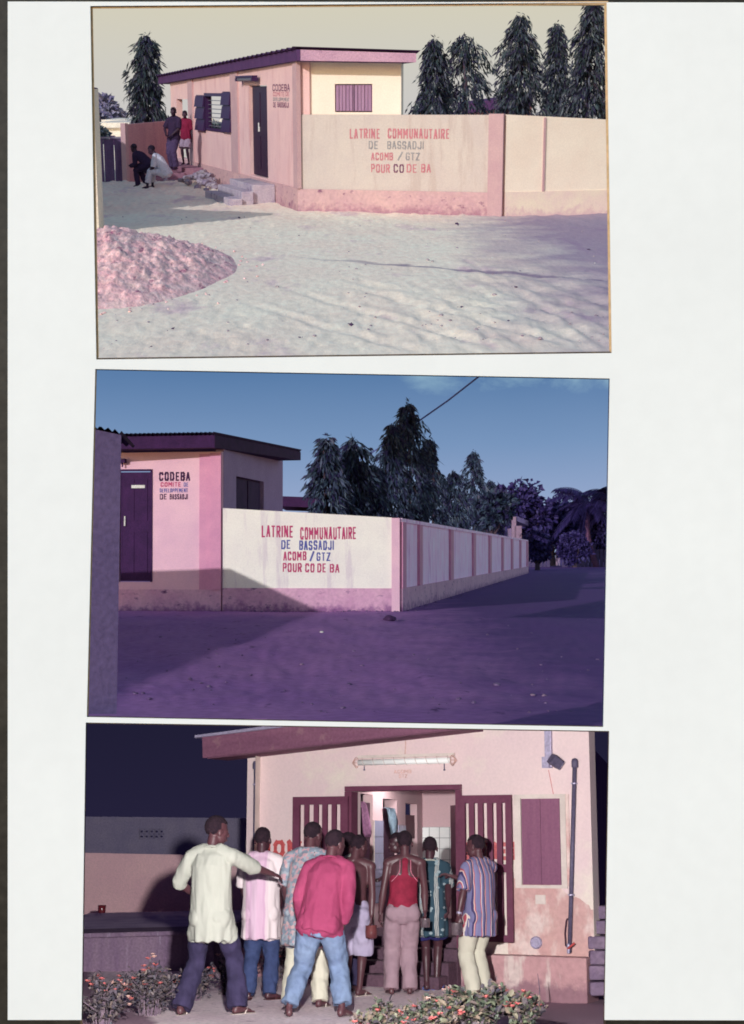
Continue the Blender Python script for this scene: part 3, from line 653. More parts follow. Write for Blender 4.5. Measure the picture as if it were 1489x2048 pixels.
def rut_shadow(m):  # shadow line of the long rut, painted into the sand as a mauve band
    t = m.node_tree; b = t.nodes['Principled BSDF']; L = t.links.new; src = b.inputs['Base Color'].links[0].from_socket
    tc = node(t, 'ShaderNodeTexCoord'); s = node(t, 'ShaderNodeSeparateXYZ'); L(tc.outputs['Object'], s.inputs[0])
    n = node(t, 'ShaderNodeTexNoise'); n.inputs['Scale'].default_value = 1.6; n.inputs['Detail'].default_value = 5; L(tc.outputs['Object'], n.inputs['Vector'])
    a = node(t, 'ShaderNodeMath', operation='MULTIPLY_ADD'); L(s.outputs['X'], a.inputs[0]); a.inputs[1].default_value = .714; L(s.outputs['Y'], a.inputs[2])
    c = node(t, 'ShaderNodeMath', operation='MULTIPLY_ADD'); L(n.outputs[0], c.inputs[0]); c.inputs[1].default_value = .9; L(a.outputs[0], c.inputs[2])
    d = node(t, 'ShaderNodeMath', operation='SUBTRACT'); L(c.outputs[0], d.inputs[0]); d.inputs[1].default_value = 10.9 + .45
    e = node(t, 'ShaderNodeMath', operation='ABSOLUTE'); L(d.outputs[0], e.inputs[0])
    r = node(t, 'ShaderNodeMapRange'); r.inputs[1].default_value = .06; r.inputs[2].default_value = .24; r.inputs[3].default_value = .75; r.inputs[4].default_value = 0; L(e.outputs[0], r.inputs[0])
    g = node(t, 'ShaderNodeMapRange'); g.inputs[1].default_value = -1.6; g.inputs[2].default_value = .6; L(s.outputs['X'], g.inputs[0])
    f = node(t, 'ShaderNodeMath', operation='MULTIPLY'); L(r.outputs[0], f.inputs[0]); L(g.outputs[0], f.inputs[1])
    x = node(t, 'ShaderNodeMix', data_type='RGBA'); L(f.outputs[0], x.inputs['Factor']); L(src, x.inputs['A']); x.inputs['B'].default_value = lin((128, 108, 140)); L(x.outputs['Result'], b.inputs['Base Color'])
rut_shadow(m_sand)
e1 = lambda u: 719 - (u - 193) * .0126 + 3
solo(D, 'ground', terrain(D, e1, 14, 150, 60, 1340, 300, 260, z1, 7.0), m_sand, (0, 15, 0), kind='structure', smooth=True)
m_sky1 = skymat('hazy_sky', [(0, (196, 190, 194)), (.35, (194, 191, 188)), (.62, (198, 195, 184)), (1, (204, 198, 174))], 1.0)
def backdrop(D, u0, u1, v0, v1, y, m):
    mb = MB(); n = 12
    for i in range(n):
        a, b = [u0 + (u1 - u0) * (i + k) / n for k in (0, 1)]
        ya, yb = [y - 12 * (abs(2 * (i + k) / n - 1)) ** 2 for k in (0, 1)]
        mb.face([D.P(a, v1, ya), D.P(b, v1, yb), D.P(b, v0, yb), D.P(a, v0, ya)])
    return solo(D, 'sky', mb, m, (0, y, 0), kind='structure')
backdrop(D, -60, 1460, -60, 330, 145, m_sky1)

m_facade = mat('salmon_plaster', (240, 200, 196), (232, 190, 190), scale=1.2, k=.95, bump=.2, fine=.06, spots=(226, 180, 180), spot_scale=1.5, spot_lo=.54, spot_stretch=(2, 2, .4))
m_pier = mat('pink_paint', (206, 170, 172), (198, 160, 166), scale=2, k=.92, bump=.15, fine=.06)
m_plinth = mat('stained_pink_base', (218, 180, 178), (204, 164, 170), scale=1.6, k=.9, bump=.4, bscale=14, fine=.1, spots=(132, 86, 116), spot_scale=3.4, spot_lo=.59, spot_stretch=(1, 1, 1.8), splash=((168, 122, 140), .42, .8))
m_cream = mat('cream_plaster', (220, 206, 196), (212, 196, 190), scale=1.0, k=.86, bump=.15, fine=.06, spots=(206, 188, 180), spot_scale=1.3, spot_lo=.53, spot_stretch=(2.6, 2.6, .35))
m_cream2 = mat('bright_cream_plaster', (246, 232, 216), (240, 222, 206), scale=1.0, k=1.0, bump=.15, fine=.05)
m_dpurp = mat('dark_purple_wood', (74, 44, 92), (60, 34, 76), scale=5, k=.8, stretch=(4, 4, .4), rough=.5, fine=.12)
m_mauve = mat('mauve_boards', (176, 138, 168), (160, 122, 156), scale=6, k=.9, stretch=(5, 5, .3), fine=.08, rough=.6)
m_fascia_l = mat('dark_fascia', (96, 62, 108), (84, 54, 98), scale=3, k=.85)
m_fascia_f = mat('mauve_fascia', (206, 164, 184), (190, 148, 172), scale=1.5, k=.9, spots=(150, 110, 140), spot_scale=2, spot_lo=.62)
m_concrete = mat('grey_mauve_concrete', (176, 160, 176), (150, 136, 160), scale=2.5, k=.85, bump=.5, fine=.15)
m_inside = mat('inside_plaster', (206, 160, 160), (196, 150, 154), scale=1, k=.8)
m_bark = mat('bark', (86, 70, 80), (64, 50, 66), scale=6, stretch=(3, 3, .6), bump=.6)
m_red = mat('faded_red_paint', (196, 118, 130), (208, 138, 146), scale=14, k=.9, bump=0, fine=.12)
m_grey = mat('faded_grey_paint', (144, 140, 146), (164, 160, 160), scale=14, k=.9, bump=0, fine=.12)
m_ink = mat('dark_plum_paint', (112, 66, 96), (134, 86, 112), scale=14, k=.9, bump=0, fine=.12)
m_white = mat('white_paint', (235, 232, 228), k=.9, bump=0)
m_metal = mat('grey_metal', (150, 144, 160), k=.8, rough=.4, bump=0, metal=.4)

m_door1 = mat('dark_brown_door', (66, 38, 66), (54, 30, 56), scale=5, k=.8, stretch=(4, 4, .4), rough=.5, fine=.12)
C1 = D.G(598, 421); A1 = D.G(372, 350.5); F1 = D.G(1003, 430); R1 = D.G(1232, 424)
fa = WF(D, C1, A1); w1 = WF(D, C1, F1); r1 = WF(D, F1, R1)
B = thing(D, 'latrine_building', 'single-storey pink office building with a dark sloping roof and open shutters', 'building', C1)
sL = fa.sz(345, 300)[0]
zc = fa.sz(598, 119)[1]; zl = fa.sz(345, 168)[1]
door = fa.rect(498, 171, 537, 358); win = fa.rect(410, 186, 452, 265); ent = fa.rect(353, 198, 380, 352)
def grow(r, k=0, kz=0): return (r[0] - k, r[1] - kz, r[2] + k, r[3] + kz)
def hole(r): return [(r[0], r[1]), (r[2], r[1]), (r[2], r[3]), (r[0], r[3])]
zp = .5
mb = MB().panel(fa, [(0, zp), (sL, zp), (sL, zl + .1), (0, zc + .1)], [hole((door[0], max(door[1], zp + .02), door[2], door[3])), hole(win), hole((ent[0], max(zp + .02, ent[1]), ent[2], ent[3]))], -.2, 0)
mb.build('wall', m_facade, B)
MB().wbox(fa, -.02, -.15, sL, zp, -.2, .03).build('plinth', m_plinth, B)
for u0, u1 in ((590, 598), (465, 479), (380, 389)):
    a0, a1 = fa.sz(u1, 250)[0], fa.sz(u0, 250)[0]; z = lambda a: zc + (zl - zc) * a / sL
    MB().hexa([fa.pt(a0, zp, -.05), fa.pt(a1, zp, -.05), fa.pt(a1, zp, .045), fa.pt(a0, zp, .045)], [fa.pt(a0, z(a0) + .05, -.05), fa.pt(a1, z(a1) + .05, -.05), fa.pt(a1, z(a1) + .05, .045), fa.pt(a0, z(a0) + .05, .045)]).build('pilaster', m_pier, B)
# door leaf, set back in its reveal
dd = (door[0] + .02, door[1] + .02, door[2] - .12, door[3] - .02)
dl = MB().wbox(fa, dd[0], dd[1], dd[2], dd[3], -.12, -.07).build('door', m_door1, B)
for (p0, p1, q0, q1) in ((.12, .46, .08, .45), (.54, .88, .08, .45), (.12, .46, .55, .93), (.54, .88, .55, .93)):
    w_, h_ = dd[2] - dd[0], dd[3] - dd[1]
    MB().wbox(fa, dd[0] + w_ * p0, dd[1] + h_ * q0, dd[0] + w_ * p1, dd[1] + h_ * q1, -.08, -.055).build('door_panel', m_door1, dl)
a_, z_ = fa.sz(514, 255); MB().tube([fa.pt(a_, z_ - .1, -.07), fa.pt(a_, z_ + .12, -.07)], .035, 8).build('handle', m_white, dl)
r_ = fa.rect(521, 194, 535, 198); MB().wbox(fa, r_[0], r_[1], r_[2], r_[3], -.11, -.075).build('name_plate', m_white, dl)
# window: frame, louvre blades, two open shutters of three boards
wf_ = MB()
wf_.wbox(fa, win[0], win[1], win[0] + .18, win[3], -.15, .03).wbox(fa, win[2] - .18, win[1], win[2], win[3], -.15, .03)
wf_.wbox(fa, win[0] + .18, win[1], win[2] - .18, win[1] + .07, -.15, .04).wbox(fa, win[0] + .18, win[3] - .09, win[2] - .18, win[3], -.15, .06)
wn = wf_.build('window', m_dpurp, B)
for i in range(7):
    z = win[1] + .12 + (win[3] - win[1] - .22) * i / 7
    MB().wbox(fa, win[0] + .2, z, win[2] - .2, z + .02, -.12, -.06).build('louvre_blade', m_metal, wn)
def shutter(u0, u1, vt, vb, open_d):
    r = fa.rect(u0, vt, u1, vb); st = MB().wbox(fa, r[0], r[1], r[2], r[3], .02, .04).build('shutter', m_dpurp, B)
    for i in range(3):
        za = r[1] + (r[3] - r[1]) * i / 3; zb = r[1] + (r[3] - r[1]) * (i + 1) / 3 - .03
        b = [fa.pt(r[0] - .03, za, .042), fa.pt(r[2] + .03, za, .042), fa.pt(r[2] + .03, za, .11), fa.pt(r[0] - .03, za, .11)]
        MB().hexa(b, [fa.pt(r[0] - .03, zb, .042), fa.pt(r[2] + .03, zb, .042), fa.pt(r[2] + .03, zb, .06), fa.pt(r[0] - .03, zb, .06)]).build('board', m_dpurp, st)
shutter(395, 413, 190, 262, .1); shutter(448, 466, 183, 265, .1)
# lamp above the door
r = fa.rect(476, 152, 510, 162, .15); lm = MB().wbox(fa, r[0], r[3] - .05, r[2], r[3], .08, .22).build('wall_lamp', m_dpurp, B)
MB().tube([fa.pt(r[0] + .1, r[1] + .05, .16), fa.pt(r[2] - .1, r[1] + .05, .16)], .045, 8).build('tube_lamp', m_metal, lm)
for a_ in (r[0], r[2] - .12): MB().wbox(fa, a_, r[1], a_ + .12, r[3] - .052, .06, .23).build('lamp_end', m_dpurp, lm)
a_, z_ = fa.sz(487, 164, .1); MB().tube([fa.pt(a_, z_ + .1, .12), fa.pt(a_, z_ - .06, .12)], .015, 6).build('pull_cord', m_dpurp, lm)
for s_, u0, v0, u1, v1, m_, bo in (('CODEBA', 546, 169, 580, 182.5, m_ink, .02), ('COMITE', 547, 184, 569, 192.5, m_red, .02), ('DE', 572, 183.5, 579, 192, m_red, .0), ('DEVELOPPEMENT', 547, 195, 579, 202, m_grey, .01), ('DE', 547, 204.5, 552.5, 214.5, m_ink, .015), ('BASSADJI', 555.5, 204.5, 578.5, 214.5, m_ink, .01)):
    lettering(fa, s_, u0, v0, u1, v1, m_, B, 0, bo)
# side of the building above the yard wall
sB = w1.sz(803, 150, -.12)[0]; zs0, zs1 = w1.sz(625, 121, -.12)[1], w1.sz(803, 127, -.12)[1]
sw = w1.rect(670, 168, 745, 224.5, -.12)
s621 = w1.sz(622, 200, -.12)[0]
MB().panel(w1, [(s621, 1.5), (sB, 1.5), (sB, zs1 + .06), (s621, zs0 + .06)], [hole(sw)], -.3, -.12).build('side_wall', m_cream2, B)
MB().wbox(w1, .002, zp, s621, zs0 + .04, -.28, -.04).build('corner_pier', m_facade, B)
MB().wbox(w1, sw[0], sw[1], sw[2], sw[3], -.28, -.24).build('window', m_dpurp, B)
wl = (sw[2] - sw[0]) / 2
for k in (0, 1):
    a0 = sw[0] + k * wl + .01; st = MB().wbox(w1, a0, sw[1] + .02, a0 + wl - .02, sw[3] - .02, -.2, -.175).build('shutter', m_mauve, B)
    for i in range(5):
        b0 = a0 + .01 + (wl - .04) * i / 5; MB().wbox(w1, b0, sw[1] + .03, b0 + (wl - .04) / 5 - .014, sw[3] - .03, -.174, -.145 - .008 * (i % 2)).build('board', m_mauve, st)
# rear walls, with a wide opening so the sky shows through the window
back = w1.t * sB
def fpt(a, z, k): return fa.pt(a, z, 0) + back * k
for a0, a1 in ((.5, 1.2), (sL * .80, sL)):
    MB().hexa([fpt(a0, 0, .96), fpt(a1, 0, .96), fpt(a1, 0, 1), fpt(a0, 0, 1)], [fpt(a0, 2.9, .96), fpt(a1, 2.9, .96), fpt(a1, 2.9, 1), fpt(a0, 2.9, 1)]).build('rear_wall', m_inside, B)
MB().hexa([fpt(0, -.1, .05), fpt(sL, -.1, .05), fpt(sL, -.1, .99), fpt(0, -.1, .99)], [fpt(0, .4, .05), fpt(sL, .4, .05), fpt(sL, .4, .99), fpt(0, .4, .99)]).build('floor', m_concrete, B)
# roof: corrugated sheet on a fascia board
rc = D.P(594, 99, C1.y - .5); ra = D.P(317, 154, fa.pt(sL, 0).y + 1.5); rb = D.P(833, 106.5, w1.pt(sB, 0).y - .6); rd = ra + (rb - rc)
th = V((0, 0, -.235))
MB().hexa([rc + th, ra + th * 1.0, ra + th * 1.0 + (rb - rc) * .03, rc + th + (rb - rc) * .03], [rc, ra, ra + (rb - rc) * .03, rc + (rb - rc) * .03]).build('fascia', m_fascia_l, B)
e_ = (rb - rc); i_ = (ra - rc).normalized() * .12
MB().hexa([rc + e_ * .032 + th, rb + th * .8, rb + i_ + th * .8, rc + e_ * .032 + i_ + th], [rc + e_ * .032, rb, rb + i_, rc + e_ * .032 + i_]).build('fascia', m_fascia_f, B)
MB().hexa([rc + th + i_ + e_ * .04, rb + th * .8 + i_, rd + th * .8, ra + th + e_ * .04], [rc + th * .8 + i_ + e_ * .04, rb + th * .6 + i_, rd + th * .6, ra + th * .8 + e_ * .04]).build('soffit', m_fascia_l, B)
cm = MB(); n = 150
for i in range(n + 1):
    k = i / n; p = rc.lerp(ra, k); q = rb.lerp(rd, k); z = V((0, 0, .035 + .03 * math.cos(i * 1.57))); o = e_.normalized() * .1
    cm.v += [p - o + z, q + o + z]
cm.f = [(2*i, 2*i+1, 2*i+3, 2*i+2) for i in range(n)]
cm.build('roof_sheet', m_fascia_l, B)

# yard wall carrying the painted sign
Wl = thing(D, 'yard_wall', 'low pink-bordered yard wall with LATRINE COMMUNAUTAIRE painted in faded red and grey', 'wall', C1.lerp(F1, .5))
L1 = w1.L; z0_, z1_ = w1.sz(600, 229)[1], w1.sz(1003, 228)[1]; ap = w1.sz(978, 300)[0]; zp1 = .49
MB().hexa([w1.pt(s621 - .25, zp1, -.1), w1.pt(ap, zp1, -.1), w1.pt(ap, zp1, 0), w1.pt(s621 - .25, zp1, 0)], [w1.pt(s621 - .25, z0_, -.1), w1.pt(ap, z1_ - .02, -.1), w1.pt(ap, z1_ - .02, 0), w1.pt(s621 - .25, z0_, 0)]).build('panel', m_cream, Wl)
MB().wbox(w1, .0, -.15, ap, zp1, -.12, .05).build('plinth', m_plinth, Wl)
MB().wbox(w1, ap, -.15, L1 + .02, z1_ + .005, -.14, .06).build('pier', m_pier, Wl)
a2 = w1.sz(952, 300)[0]
for s_, u0, v0, u1, v1, m_ in (('LATRINE', 700, 257, 760, 277, m_red), ('COMMUNAUTAIRE', 776, 257, 899, 277, m_red), ('DE', 738, 282, 756, 298, m_grey), ('BASSADJI', 775, 282, 848, 298, m_grey),
                               ('ACOMB.', 743, 305, 795, 320.5, m_red), ('/', 796, 304, 806, 321, m_grey), ('GTZ', 812, 305, 840, 320.5, m_grey), ('POUR', 743, 328, 780, 345, m_red), ('CO', 788, 328, 808, 345, m_ink), ('DE', 814, 328, 834, 345, m_red), ('BA', 843, 328, 862, 345, m_red)):
    lettering(w1, s_, u0, v0, u1, v1, m_, Wl, 0, .0)
# wall going on to the right
rw = thing(D, 'lane_wall', 'bright cream lane wall running right from the pink corner pier', 'wall', F1.lerp(R1, .5))
za, zb = r1.sz(1004, 229)[1], r1.sz(1218, 240)[1]; Lr = r1.sz(1232, 300)[0]
MB().hexa([r1.pt(.08, .5, -.12), r1.pt(Lr, .5, -.12), r1.pt(Lr, .5, 0), r1.pt(.08, .5, 0)], [r1.pt(.08, za, -.12), r1.pt(Lr, zb, -.12), r1.pt(Lr, zb, 0), r1.pt(.08, za, 0)]).build('wall', m_cream2, rw)
MB().wbox(r1, .08, -.2, Lr, .5, -.13, .02).build('plinth', mat('pale_base', (240, 224, 204), (232, 204, 200), scale=1.5, k=.98, fine=.05, bump=.15, splash=((214, 176, 184), .4, .7)), rw)
a_ = r1.sz(1088, 300)[0]; MB().wbox(r1, a_ - .02, .5, a_ + .03, za - .07, -.01, .03).build('joint_strip', m_pier, rw)

# walls and house on the far left
La = D.G(252, 365); Lb = D.G(352, 357); l1 = WF(D, La, Lb)
t = thing(D, 'compound_wall', 'pink compound wall behind the seated people left of the building', 'wall', La.lerp(Lb, .5))
zt0, zt1 = l1.sz(253, 249)[1], l1.sz(345, 241)[1]
m_lw = mat('streaked_pink_wall', (214, 164, 170), (200, 148, 160), scale=2, k=.9, stretch=(3, 3, .4), bump=.2)
MB().hexa([l1.pt(.15, -.1, -.1), l1.pt(l1.L, -.1, -.1), l1.pt(l1.L, -.1, 0), l1.pt(.15, -.1, 0)], [l1.pt(.15, zt0, -.1), l1.pt(l1.L, zt1, -.1), l1.pt(l1.L, zt1, 0), l1.pt(.15, zt0, 0)]).build('wall', m_lw, t)
MB().wbox(l1, 0, -.1, .15, zt0 + .04, -.12, .05).build('pier', m_pier, t)
Ga = D.G(190, 363); Gb = D.G(253, 362.5); g1 = WF(D, Ga, Gb); zt = g1.sz(230, 277)[1]
m_gw = mat('mouldy_grey_wall', (128, 104, 142), (96, 72, 116), scale=1.3, k=.85, stretch=(2.5, 2.5, .5), bump=.4)
t = thing(D, 'grey_wall', 'dark mouldy grey block wall at the far left of the top photograph', 'wall', Ga.lerp(Gb, .5))
for i in range(3):
    a0 = g1.L * i / 3; MB().wbox(g1, a0, -.1, a0 + g1.L / 3 - .02, zt - .02 * (i % 2), -.1, -.01 * (i % 2)).build('wall_bay', m_gw, t)
MB().wbox(g1, 0, zt + .0, g1.L, zt + .05, -.12, .03).build('coping', m_concrete, t)
# the white house whose corner just enters at the left, and an added block out of view
Hs = thing(D, 'white_house', 'white plastered house corner at the left edge of the top photograph', 'house', D.P(190, 455, 31.3) * 1.0)
hx = D.P(203, 320, 32.0).x; hz = D.P(200, 178, 31.4).z
m_hw = mat('house_white', (226, 214, 196), (214, 200, 190), scale=1.2, k=.95)
MB().box((hx - 5, 31.4, -.1), (hx, 32.0, hz)).build('wall', m_hw, Hs)
MB().hexa([(hx - 5, 31.2, hz), (hx - .02, 31.2, hz), (hx - .02, 32.1, hz), (hx - 5, 32.1, hz)], [(hx - 5, 31.2, hz + 1.0), (hx - .03, 31.2, hz + .02), (hx - .03, 32.1, hz + .02), (hx - 5, 32.1, hz + 1.0)]).build('roof', m_fascia_l, Hs)
q = [fa.pt(-1, 0, 5.6), fa.pt(17, 0, 5.6)]; q += [q[1] + fa.n * 3, q[0] + fa.n * 3]
MB().hexa(q, [p + V((0, 0, 3.2)) for p in q]).build('shade_block', m_hw, Hs)  # unseen block placed to throw shade over the ground and steps

# steps
m_stepl = mat('pale_worn_concrete', (206, 192, 200), (180, 164, 184), scale=3, k=.9, bump=.5, fine=.15, spots=(130, 108, 142), spot_scale=3, spot_lo=.58)
def steps(name, label, a0, a1, specs, m):
    t = thing(D, name, label, 'steps', fa.pt((a0 + a1) / 2, 0, .5))
    for k, (d0, d1, z) in enumerate(specs):
        MB().wbox(fa, a0 - .12 * k, -.1, a1 + .1 * k, z, d0, d1).build('step', m, t, bevel=.02)
    return t
n0 = fa.sz(541, 380, .1)[0]; n1 = fa.sz(505, 370, .1)[0]
steps('door_steps', 'three worn concrete steps below the dark office door', n0 - .3, n1 + .5, ((.04, .60, .46), (.602, .90, .31), (.902, 1.22, .15)), m_stepl)
m_tread = mat('dusty_pink_concrete', (178, 132, 148), (150, 108, 134), scale=2.5, k=.8, bump=.4)
n2 = fa.sz(380, 350, .1)[0]; n3 = fa.sz(352, 345, .1)[0]
steps('entrance_steps', 'broad dusty pink entrance steps on which people sit and stand', n2 - 2.2, n3 + .5, ((.04, .62, .40), (.622, 1.10, .27), (1.102, 1.62, .13)), m_tread)
# rubble heap against the wall
m_stone = mat('pale_rubble', (186, 172, 182), (150, 134, 158), scale=4, k=.85, bump=.5)
t = thing(D, 'rubble_heap', 'heap of broken pale rubble between the two flights of steps', 'rubble', fa.pt(n2 - 4.5, 0, .7))
rnd = random.Random(3)
for i in range(64):
    k = rnd.random(); a = n2 - 4.6 + rnd.gauss(0, 1.15); d = .30 + abs(rnd.gauss(0, .38)); z = max(0, .52 - abs(a - n2 + 4.6) * .16 - d * .28) * rnd.uniform(.5, 1)
    rr = rnd.uniform(.06, .14); MB().blob(fa.pt(a, z + .03, d), (rr, rr * 1.7, rr * .75), i, .7, 1).build('stone', m_stone, t)
# heap of pink earth
m_earth = mat('pink_earth', (255, 216, 210), (250, 190, 194), scale=3.0, k=1.0, bump=.7, bscale=16, bdist=.04, bstretch=(1, .5, 1), fine=.22, spots=(176, 104, 132), spot_scale=5, spot_lo=.585, spot_stretch=(1, .4, 1.8))
mb = MB(); n = 170; cx, cy, rx, ry, hh = -4.05, 24.4, 1.98, 4.7, .70
for j in range(n):
    for i in range(n):
        x = -1.25 + 2.5 * i / (n - 1); y = -1.25 + 2.5 * j / (n - 1); a = math.atan2(y, x); rr = math.hypot(x, y) / (1 + .16 * noise.noise(V((math.cos(a) * 2, math.sin(a) * 2, 5))))
        z = hh * max(0, 1 - rr) ** .82; q = V((x * 5, y * 5, 0))
        z += (.06 * noise.noise(q) + .05 * noise.noise(q * 2.3) + .05 * noise.noise(q * 5) + .035 * noise.noise(q * 11) + .02 * noise.noise(q * 23)) * min(1, max(0, 1.02 - rr) * 4)
        mb.v.append(V((cx + x * rx, cy + y * ry, z - .06 * (rr > 1.02) - .02)))
mb.f = [(j*n+i, j*n+i+1, j*n+n+i+1, j*n+n+i) for j in range(n - 1) for i in range(n - 1)]
sp = MB(); rs = random.Random(5)
for i in range(60):
    a = rs.uniform(-2.6, 1.2); k = 1.0 + abs(rs.gauss(0, .11)); r = rs.uniform(.008, .026); sp.blob((cx + rx * k * math.cos(a), cy + ry * k * math.sin(a), r * .3), (r, r * 1.8, r * .7), i, .7, 1)
solo(D, 'earth_crumbs', sp, m_earth, (cx, cy, 0), kind='stuff')
solo(D, 'earth_heap', mb, m_earth, (cx, cy, 0), 'large heap of crumbly pink earth in the left foreground of the top photograph', 'heap', smooth=True)
# pebbles and scraps lying about
m_peb = mat('dark_pebble', (92, 60, 104), k=.8); m_pebw = mat('white_scrap', (240, 234, 226), k=.95)
pb = [(915, 446, 9, 0), (985, 515, 4, 1), (703, 650, 11, 0), (600, 675, 6, 0), (303, 692, 5, 0), (924, 617, 7, 0), (1190, 527, 4, 1), (1017, 647, 5, 0), (1033, 578, 6, 0), (337, 692, 3, 1), (478, 435, 6, 0), (763, 493, 3, 1), (1178, 500, 6, 0), (346, 656, 8, 0)]
mbp = {0: MB(), 1: MB()}
for i, (u, v, s_, c) in enumerate(pb):
    p = D.G(u, v); r = s_ / F * p.y * .5; mbp[c].blob(p + V((0, 0, z1(p) + r * .15)), (r, r * 2, r * .5), i, .7, 1)
    for k in range(3): mbp[c].blob(p + V((rnd.gauss(0, 1) * r * 1.6, rnd.gauss(0, 1) * r * 3, z1(p) + r * .1)), r * .28, i + k, .6, 1)
solo(D, 'dark_litter', mbp[0], m_peb, (0, 25, 0), kind='stuff'); solo(D, 'white_litter', mbp[1], m_pebw, (0, 25, 0), kind='stuff')

pt = MB(); rp = random.Random(77)
for i in range(130):
    p = D.G(rp.uniform(195, 1222), rp.uniform(432, 700) ** 1.0); r = rp.uniform(.006, .018) * rp.choice((1, 1, 1, 1.8)); pt.blob((p.x, p.y, z1(p) + r * .2), (r, r * 2, r * .6), i, .7, 1)
solo(D, 'pebbles', pt, mat('mixed_pebbles', (206, 190, 190), (150, 126, 146), scale=1.5, k=.9), (0, 25, 0), kind='stuff')
# trees
m_leaf1 = leafmat('mast_leaf', [(50, 38, 76), (58, 50, 84), (58, 72, 76), (80, 96, 98), (108, 112, 128), (50, 38, 76)], k=.62, rough=.45, spec=.35)
m_leaf1b = leafmat('far_leaf', [(120, 116, 160), (150, 144, 176), (168, 164, 186), (130, 124, 166)], k=.8, rough=.8, spec=.1)
GT = 'conical trees behind the yard wall'
mast_tree(D, 318, 58, 72, 37, 'tall conical dark tree standing alone left of the office roof', None, m_leaf1, m_bark, 1, nb=240, nl=22, ll=.32, lw=.034, pw=.52)
for u, y, vt, hw, sd_, lb in ((850, 52, 80, 58, 2, 'conical tree just right of the roof end, first of the row'), (918, 56, 72, 84, 3, 'broad loose-branched tree second from the roof end'), (1020, 52, 32, 68, 4, 'tall conical tree in the middle of the row, above the painted sign wall pier'),
                              (1092, 58, 50, 48, 5, 'slim conical tree between two taller ones in the top photograph'), (1148, 50, 2, 60, 6, 'tallest darkest tree, cut by the top edge of the top photograph'), (1212, 50, 66, 48, 7, 'conical tree cut by the right edge of the top photograph')):
    mast_tree(D, u, y, vt, hw, lb, GT, m_leaf1, m_bark, sd_, nb=(230, 170, 260, 220, 280, 220)[sd_ - 2], nl=24, ll=.27, lw=.029, pw=(.62, .36, .60, .75, .55, .6)[sd_ - 2])
broad_tree(D, 235, 118, 198, 262, 42, 'hazy round far-off tree above the grey wall', None, m_leaf1b, m_bark, 8, 2600, .7, .3)
broad_tree(D, 212, 112, 212, 262, 30, 'hazy smaller far-off tree at the left edge of the sky', None, m_leaf1b, m_bark, 9, 1400, .7, .3)
m_leaf1c = leafmat('bush_leaf', [(60, 70, 92), (86, 100, 110), (110, 120, 130), (70, 66, 104)], k=.8)
broad_tree(D, 228, 62, 252, 286, 20, 'dark green bush poking over the grey wall', None, m_leaf1c, m_bark, 10, 700, .22, .09, 12, name='bush')
broad_tree(D, 432, 70, 248, 275, 40, 'leafy bush seen through the louvred window', None, m_leaf1c, m_bark, 11, 700, .25, .1, 12, name='bush')
def block_house(D, u0, u1, vt, vb, y, label, mw, mr, depth=6):
    a, b = D.P(u0, vt, y), D.P(u1, vb, y); t = thing(D, 'far_house', label, 'house', (a.x, y, 0))
    MB().box((a.x, y, -.1), (b.x, y + depth, a.z)).build('wall', mw, t)
    MB().box((a.x - .3, y - .3, a.z), (b.x + .3, y + depth, a.z + .25)).build('roof', mr, t)
    w_ = b.x - a.x; f = MB().box((a.x + w_ * .3, y - .06, a.z - 1.3), (a.x + w_ * .55, y - .01, a.z - .4)).build('window', m_dpurp, t)
    return t
m_hw2 = mat('far_white', (244, 234, 222), k=1)
block_house(D, 206, 250, 255, 290, 84, 'small white far house over the grey wall at left', m_hw2, m_hw2)
block_house(D, 215, 246, 248, 290, 98, 'long white far house roof below the hazy tree', m_hw2, m_hw2)
t = thing(D, 'brown_roof_house', 'dark brown house roof showing between the conical trees', 'house', D.P(1010, 240, 70) * 1.0)
a, b, c = D.P(940, 207, 70), D.P(1065, 188, 70), D.P(1065, 240, 70)
MB().hexa([(a.x, 70, 0), (b.x, 70, 0), (b.x, 76, 0), (a.x, 76, 0)], [(a.x, 70, a.z - .4), (b.x, 70, b.z - .4), (b.x, 76, b.z - .4), (a.x, 76, a.z - .4)]).build('wall', m_inside, t)
MB().hexa([(a.x - .2, 69.5, a.z - .4), (b.x, 69.5, b.z - .4), (b.x, 76, b.z - .4), (a.x - .2, 76, a.z - .4)], [(a.x - .2, 69.5, a.z), (b.x, 69.5, b.z), (b.x, 76, b.z), (a.x - .2, 76, a.z)]).build('roof', m_fascia_l, t)
solo(D, 'power_line', MB().tube([D.P(1168, 42, 48), D.P(1200, 0, 47), D.P(1240, -50, 46)], .012, 5), m_dpurp, D.P(1168, 42, 48), 'thin power line crossing the top right corner of the top photograph', 'power line')

